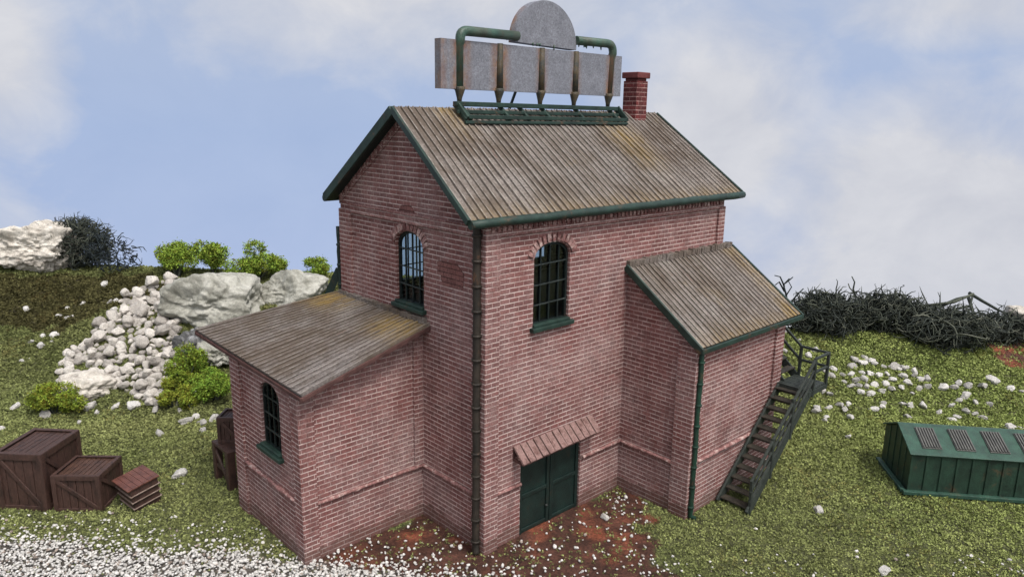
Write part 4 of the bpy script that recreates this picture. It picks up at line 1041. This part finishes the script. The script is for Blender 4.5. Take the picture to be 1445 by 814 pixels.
# stray forked twig and long branches
w = MB(); b0 = at(1112, 440); sK = scale_at(b0)
def sp(px, py, q=b0): d = ray(px, py); t = (q - CAM).dot(WH) / d.dot(WH); return CAM + d * t
for path, r0 in [([(1110, 440), (1108, 415), (1106, 402), (1112, 392)], .075), ([(1108, 412), (1100, 398), (1094, 402)], .05), ([(1107, 404), (1100, 390), (1092, 388)], .045), ([(1107, 402), (1114, 394), (1119, 391)], .045), ([(1108, 415), (1117, 405), (1113, 396)], .04), ([(1112, 430), (1125, 415), (1135, 408)], .05)]:
    w.tube([sp(*q) + WH * random.uniform(-.2, .2) for q in path], [r0, r0 * .8, r0 * .6, r0 * .4][:len(path)], 6)
tag(w.build('forked_twig', 'twig_blue', None, recalc=False), 'bare forked twig rising behind the right annex roof', 'twig')
w = MB(); b1 = at(1340, 450)
for path, r0 in [([(1280, 438), (1320, 432), (1350, 422), (1367, 414)], .11), ([(1285, 446), (1330, 438), (1365, 430), (1372, 416)], .10), ([(1367, 413), (1385, 424), (1405, 436), (1430, 446)], .09), ([(1300, 432), (1340, 424), (1368, 412)], .08), ([(1366, 420), (1372, 440), (1360, 452)], .09), ([(1300, 470), (1330, 462), (1350, 478), (1330, 495)], .07)]:
    w.tube([sp(*q, b1) + WH * random.uniform(-.4, .0) for q in path], [r0 * f_ for f_ in (1, .9, .75, .5)][:len(path)], 7)
tag(w.build('long_branch', 'twig', None, recalc=False), 'long thick bent branches lying over the right ridge brushwood', 'branch')

w = MB(); b2 = at(1204, 445)
for path, r0 in [([(1208, 420), (1204, 408), (1206, 398), (1202, 390)], .05), ([(1206, 414), (1199, 406), (1197, 400)], .035)]: w.tube([sp(*q, b2) for q in path], [r0 * f_ for f_ in (1, .9, .75, .5)][:len(path)], 6)
tag(w.build('upright_twig', 'twig', None, recalc=False), 'short twig sticking straight up out of the brushwood on the right ridge', 'twig')

# ------------------------------------------------------------------ bright green foam bushes
def bush(px, py, wpx, hpx, depth, lab, seed, n=900, hue=0, group=None, dback=0):
    p = at(px, py + hpx / 2) + WH * dback; p.z = hz(p.x, p.y); s_ = scale_at(p); rs = np.random.default_rng(seed)
    dr_ = ray(px, py); t = (p - CAM).dot(WH) / dr_.dot(WH); c_ = CAM + dr_ * t
    a, b, h = wpx * s_ / 2, depth / 2, hpx * s_ / 2
    # crown = several lobes; each lobe a cluster of small leaf tufts
    nl = max(5, int(wpx / 9)); cen = rs.normal(0, .42, (nl, 3)); cen = cen / np.maximum(1, np.linalg.norm(cen, axis=1, keepdims=True) / .72); lr = rs.uniform(.26, .46, nl)
    li = rs.integers(0, nl, n); d = rs.normal(0, 1, (n, 3)); d /= np.linalg.norm(d, axis=1, keepdims=True); rr_ = rs.uniform(.55, 1.0, n) ** .6
    loc = cen[li] + d * (lr[li] * rr_)[:, None]
    U = np.array(UH); Wv = np.array(WH); Zv = np.array([0, 0, 1.])
    Pc = np.array(c_) + loc[:, :1] * a * U + loc[:, 1:2] * b * Wv + loc[:, 2:3] * h * Zv
    n = int(n * 1.0); m = 11; sz = s_ * 1.75
    base = Pc[:, None, :] + rs.normal(0, sz * 1.15, (n, m, 3)); base = base.reshape(-1, 3); N = len(base)
    t1 = rs.normal(0, 1, (N, 3)); t1 /= np.linalg.norm(t1, axis=1, keepdims=True); t2 = np.cross(t1, rs.normal(0, 1, (N, 3))); t2 /= np.linalg.norm(t2, axis=1, keepdims=True)
    q = sz * rs.uniform(.5, 1.0, (N, 1))
    vs = np.stack([base - t1 * q, base + t2 * q * .6, base + t1 * q, base - t2 * q * .6], 1).reshape(-1, 3)
    col = np.array([.15, .25, .035]) * rs.uniform(.3, 1.6, (n, 1)) + np.array([.08, .03, 0]) * rs.random((n, 1)); col = np.repeat(col * np.array([1 + hue, 1, 1]), m, 0); col = np.repeat(col, 4, 0)
    me = fast_mesh('green_bush', vs, np.arange(len(vs)), 4, col, 'leaf'); o = bpy.data.objects.new('foliage', me)
    r_ = empty('green_bush', (p.x, p.y, p.z)); tag(r_, lab, 'bush', group); link(o, r_)
    w = MB(); 
    for l in range(nl):
        e = c_ + UH * float(cen[l][0] * a) + WH * float(cen[l][1] * b) + V((0, 0, float(cen[l][2] * h))); m_ = p.lerp(e, .5) + V((random.uniform(-.1, .1), random.uniform(-.1, .1), 0))
        w.tube([V((p.x, p.y, p.z - .1)), m_, e], [.05, .035, .02], 5, cap=False)
    w.build('stem', 'twig', r_, recalc=False)
bush(252, 364, 76, 58, 1.8, 'bright green bush at the left of the row behind the large boulder', 1, 900, dback=.0)
bush(303, 362, 76, 58, 1.8, 'bright green bush in the middle of the row behind the large boulder', 2, 900)
bush(361, 370, 84, 54, 1.8, 'round bright green bush at the right of the row behind the boulders', 3, 1000, dback=.0)
bush(446, 379, 54, 26, 1.2, 'tiny green bush peeping over the boulder beside the building', 4, 400)
bush(78, 556, 84, 58, 1.4, 'yellow green bush left of the large pale stone', 5, 900, .12)
bush(262, 524, 78, 72, 1.6, 'green bush between the rubble pile and the annex, left of a pair', 6, 1100)
bush(306, 534, 70, 64, 1.5, 'green bush touching the annex corner, right of a pair', 7, 1000, -.08)
bush(245, 553, 46, 44, 1.0, 'small yellow green bush at the foot of the rubble pile', 8, 500, .2)
bush(268, 565, 38, 22, .8, 'lowest small green bush on the grass under the bush pair', 9, 260, .15)

# ------------------------------------------------------------------ turf fibres (stuff)
def samples(n, w0, w1):
    w = np.sqrt(rng.uniform(w0 ** 2, w1 ** 2, n)); u = rng.uniform(-1, 1, n) * (w * .70 + 1.5)
    m_ = int(n * .45); w2_ = rng.uniform(w0, w1, m_); u2_ = rng.choice([-1, 1], m_) * (w2_ * .70 + 1.5 + rng.uniform(0, 14, m_))   # the ground goes on past the frame
    return np.concatenate([u, u2_]), np.concatenate([w, w2_])
u, w_s = samples(205000, 18.2, 43.5); x, y = xy(u, w_s); so_, re_, dk2, ba = masks(x, y)
keep = ~(inpoly(x, y, FOOT[0]) | inpoly(x, y, FOOT[1]) | inpoly(x, y, FOOT[2]))
pr_ = np.ones(len(x)); pr_[so_] = .10; pr_[re_] = .15; pr_ = pr_ * np.clip(1.0 - (ba + .3) * 1.2, .04, 1)
keep &= rng.random(len(x)) < pr_
x, y, u, w_s, dk2, so_ = x[keep], y[keep], u[keep], w_s[keep], dk2[keep], so_[keep]; z = height(u, w_s); n = len(x)
sz = .040 * np.clip(w_s / 26, .8, 1.5) * rng.uniform(.7, 1.5, n)
m = 5; base = np.stack([x, y, z + sz * .6], -1)[:, None, :] + rng.normal(0, 1, (n, m, 3)) * sz[:, None, None] * np.array([1, 1, .55]); base = base.reshape(-1, 3); N = len(base); q = np.repeat(sz, m)[:, None] * .95
t1 = rng.normal(0, 1, (N, 3)); t1 /= np.linalg.norm(t1, axis=1, keepdims=True); t2 = np.cross(t1, rng.normal(0, 1, (N, 3))); t2 /= np.linalg.norm(t2, axis=1, keepdims=True)
vs = np.stack([base - t1 * q, base + t1 * q * .6 + t2 * q * .7, base + t1 * q * .6 - t2 * q * .7], 1).reshape(-1, 3)
g1_ = fbm(x * .5, y * .5)[:, None]; g2_ = fbm(x * 1.8 + 7, y * 1.8)[:, None]
colt = np.array([.135, .150, .055]) * (1 - g1_) * 1.1 + np.array([.205, .205, .085]) * g1_ * 1.1
colt = colt * np.array([1.06, 1.12, 1.08]) * (.72 + .6 * g2_)
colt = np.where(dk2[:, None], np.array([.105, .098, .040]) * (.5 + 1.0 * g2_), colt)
rg = sst(8, 20, u)[:, None]; colt = colt * (1 - rg) + colt * np.array([1.12, 1.2, 1.0]) * rg
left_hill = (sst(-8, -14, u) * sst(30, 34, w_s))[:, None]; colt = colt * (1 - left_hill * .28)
br = (fbm(x * .8 + 31, y * .8) > .64)[:, None] & (rng.random((n, 1)) < .3); colt = np.where(br, colt * np.array([1.0, .88, .85]), colt)
colt = colt * rng.uniform(.55, 1.42, (n, 1))
colt = np.repeat(np.repeat(colt, m, 0), 3, 0)
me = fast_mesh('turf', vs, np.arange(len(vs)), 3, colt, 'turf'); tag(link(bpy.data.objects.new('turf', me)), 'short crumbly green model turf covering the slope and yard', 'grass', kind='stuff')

# ------------------------------------------------------------------ ballast gravel (stuff)
def pebbles(name, x, y, z, sz, lab, cols):
    bm = bmesh.new(); bmesh.ops.create_icosphere(bm, subdivisions=1, radius=1); v0 = np.array([v.co[:] for v in bm.verts]); f0 = np.array([[v.index for v in f.verts] for f in bm.faces]); bm.free()
    n = len(x); nv = len(v0)
    J = v0[None] * rng.uniform(.65, 1.2, (n, nv, 1)) * np.stack([rng.uniform(.7, 1.25, n), rng.uniform(.7, 1.1, n), rng.uniform(.5, .85, n)], -1)[:, None, :]
    a = rng.uniform(0, 6.28, n); ca, sa = np.cos(a), np.sin(a); b = rng.uniform(-.7, .7, n); cb, sb = np.cos(b), np.sin(b)
    X_ = J[..., 0] * cb[:, None] + J[..., 2] * sb[:, None]; Z_ = -J[..., 0] * sb[:, None] + J[..., 2] * cb[:, None]; Y_ = J[..., 1]
    P_ = np.stack([X_ * ca[:, None] - Y_ * sa[:, None], X_ * sa[:, None] + Y_ * ca[:, None], Z_], -1) * sz[:, None, None] + np.stack([x, y, z], -1)[:, None, :]
    F_ = (f0[None] + (np.arange(n) * nv)[:, None, None]).reshape(-1)
    me = fast_mesh(name, P_.reshape(-1, 3), F_, 3, np.repeat(cols, nv, 0), 'gravel'); return tag(link(bpy.data.objects.new(name, me)), lab, 'gravel', kind='stuff')
def outside(x, y): return ~(inpoly(x, y, FOOT[0]) | inpoly(x, y, FOOT[1]) | inpoly(x, y, FOOT[2]))
u, w_s = samples(60000, 17.5, 25); x, y = xy(u, w_s); so_, re_, dk2, ba = masks(x, y)
pr_ = np.where(ba > .0, np.clip(.30 + ba * 1.3, 0, 1), .26 * np.exp(ba * 1.5)) * np.interp(u, [-30, -3, 1, 4, 30], [1, 1, .6, .25, .2])
clp = fbm(x * 1.2, y * 1.2)
pr_ = np.maximum(pr_, np.where(so_, .065 * (clp > .47) + .012, 0)); pr_ = np.maximum(pr_, np.where(w_s < 20.5, .05 * (fbm(x * 1.1 + 5, y * 1.1) > .5), 0))
keep = outside(x, y) & (rng.random(len(x)) < pr_ * .75); x, y, u, w_s, ba = x[keep], y[keep], u[keep], w_s[keep], ba[keep]; n = len(x)
sz = rng.uniform(.03, .062, n) * rng.choice([.8, 1, 1, 1.25], n)
z = height(u, w_s) + sz * .5 + np.where(ba > .3, rng.uniform(0, .07, n), .02)
cols = np.array([.76, .735, .70]) * rng.uniform(.7, 1.08, (n, 1)); cols = np.where(rng.random((n, 1)) < .08, np.array([.42, .35, .30]) * rng.uniform(.6, 1.1, (n, 1)), cols)
pebbles('gravel', x, y, z, sz, 'white crushed ballast spread along the front edge', np.clip(cols, 0, .86))
print('turf clumps', len(me.polygons), 'gravel', n)
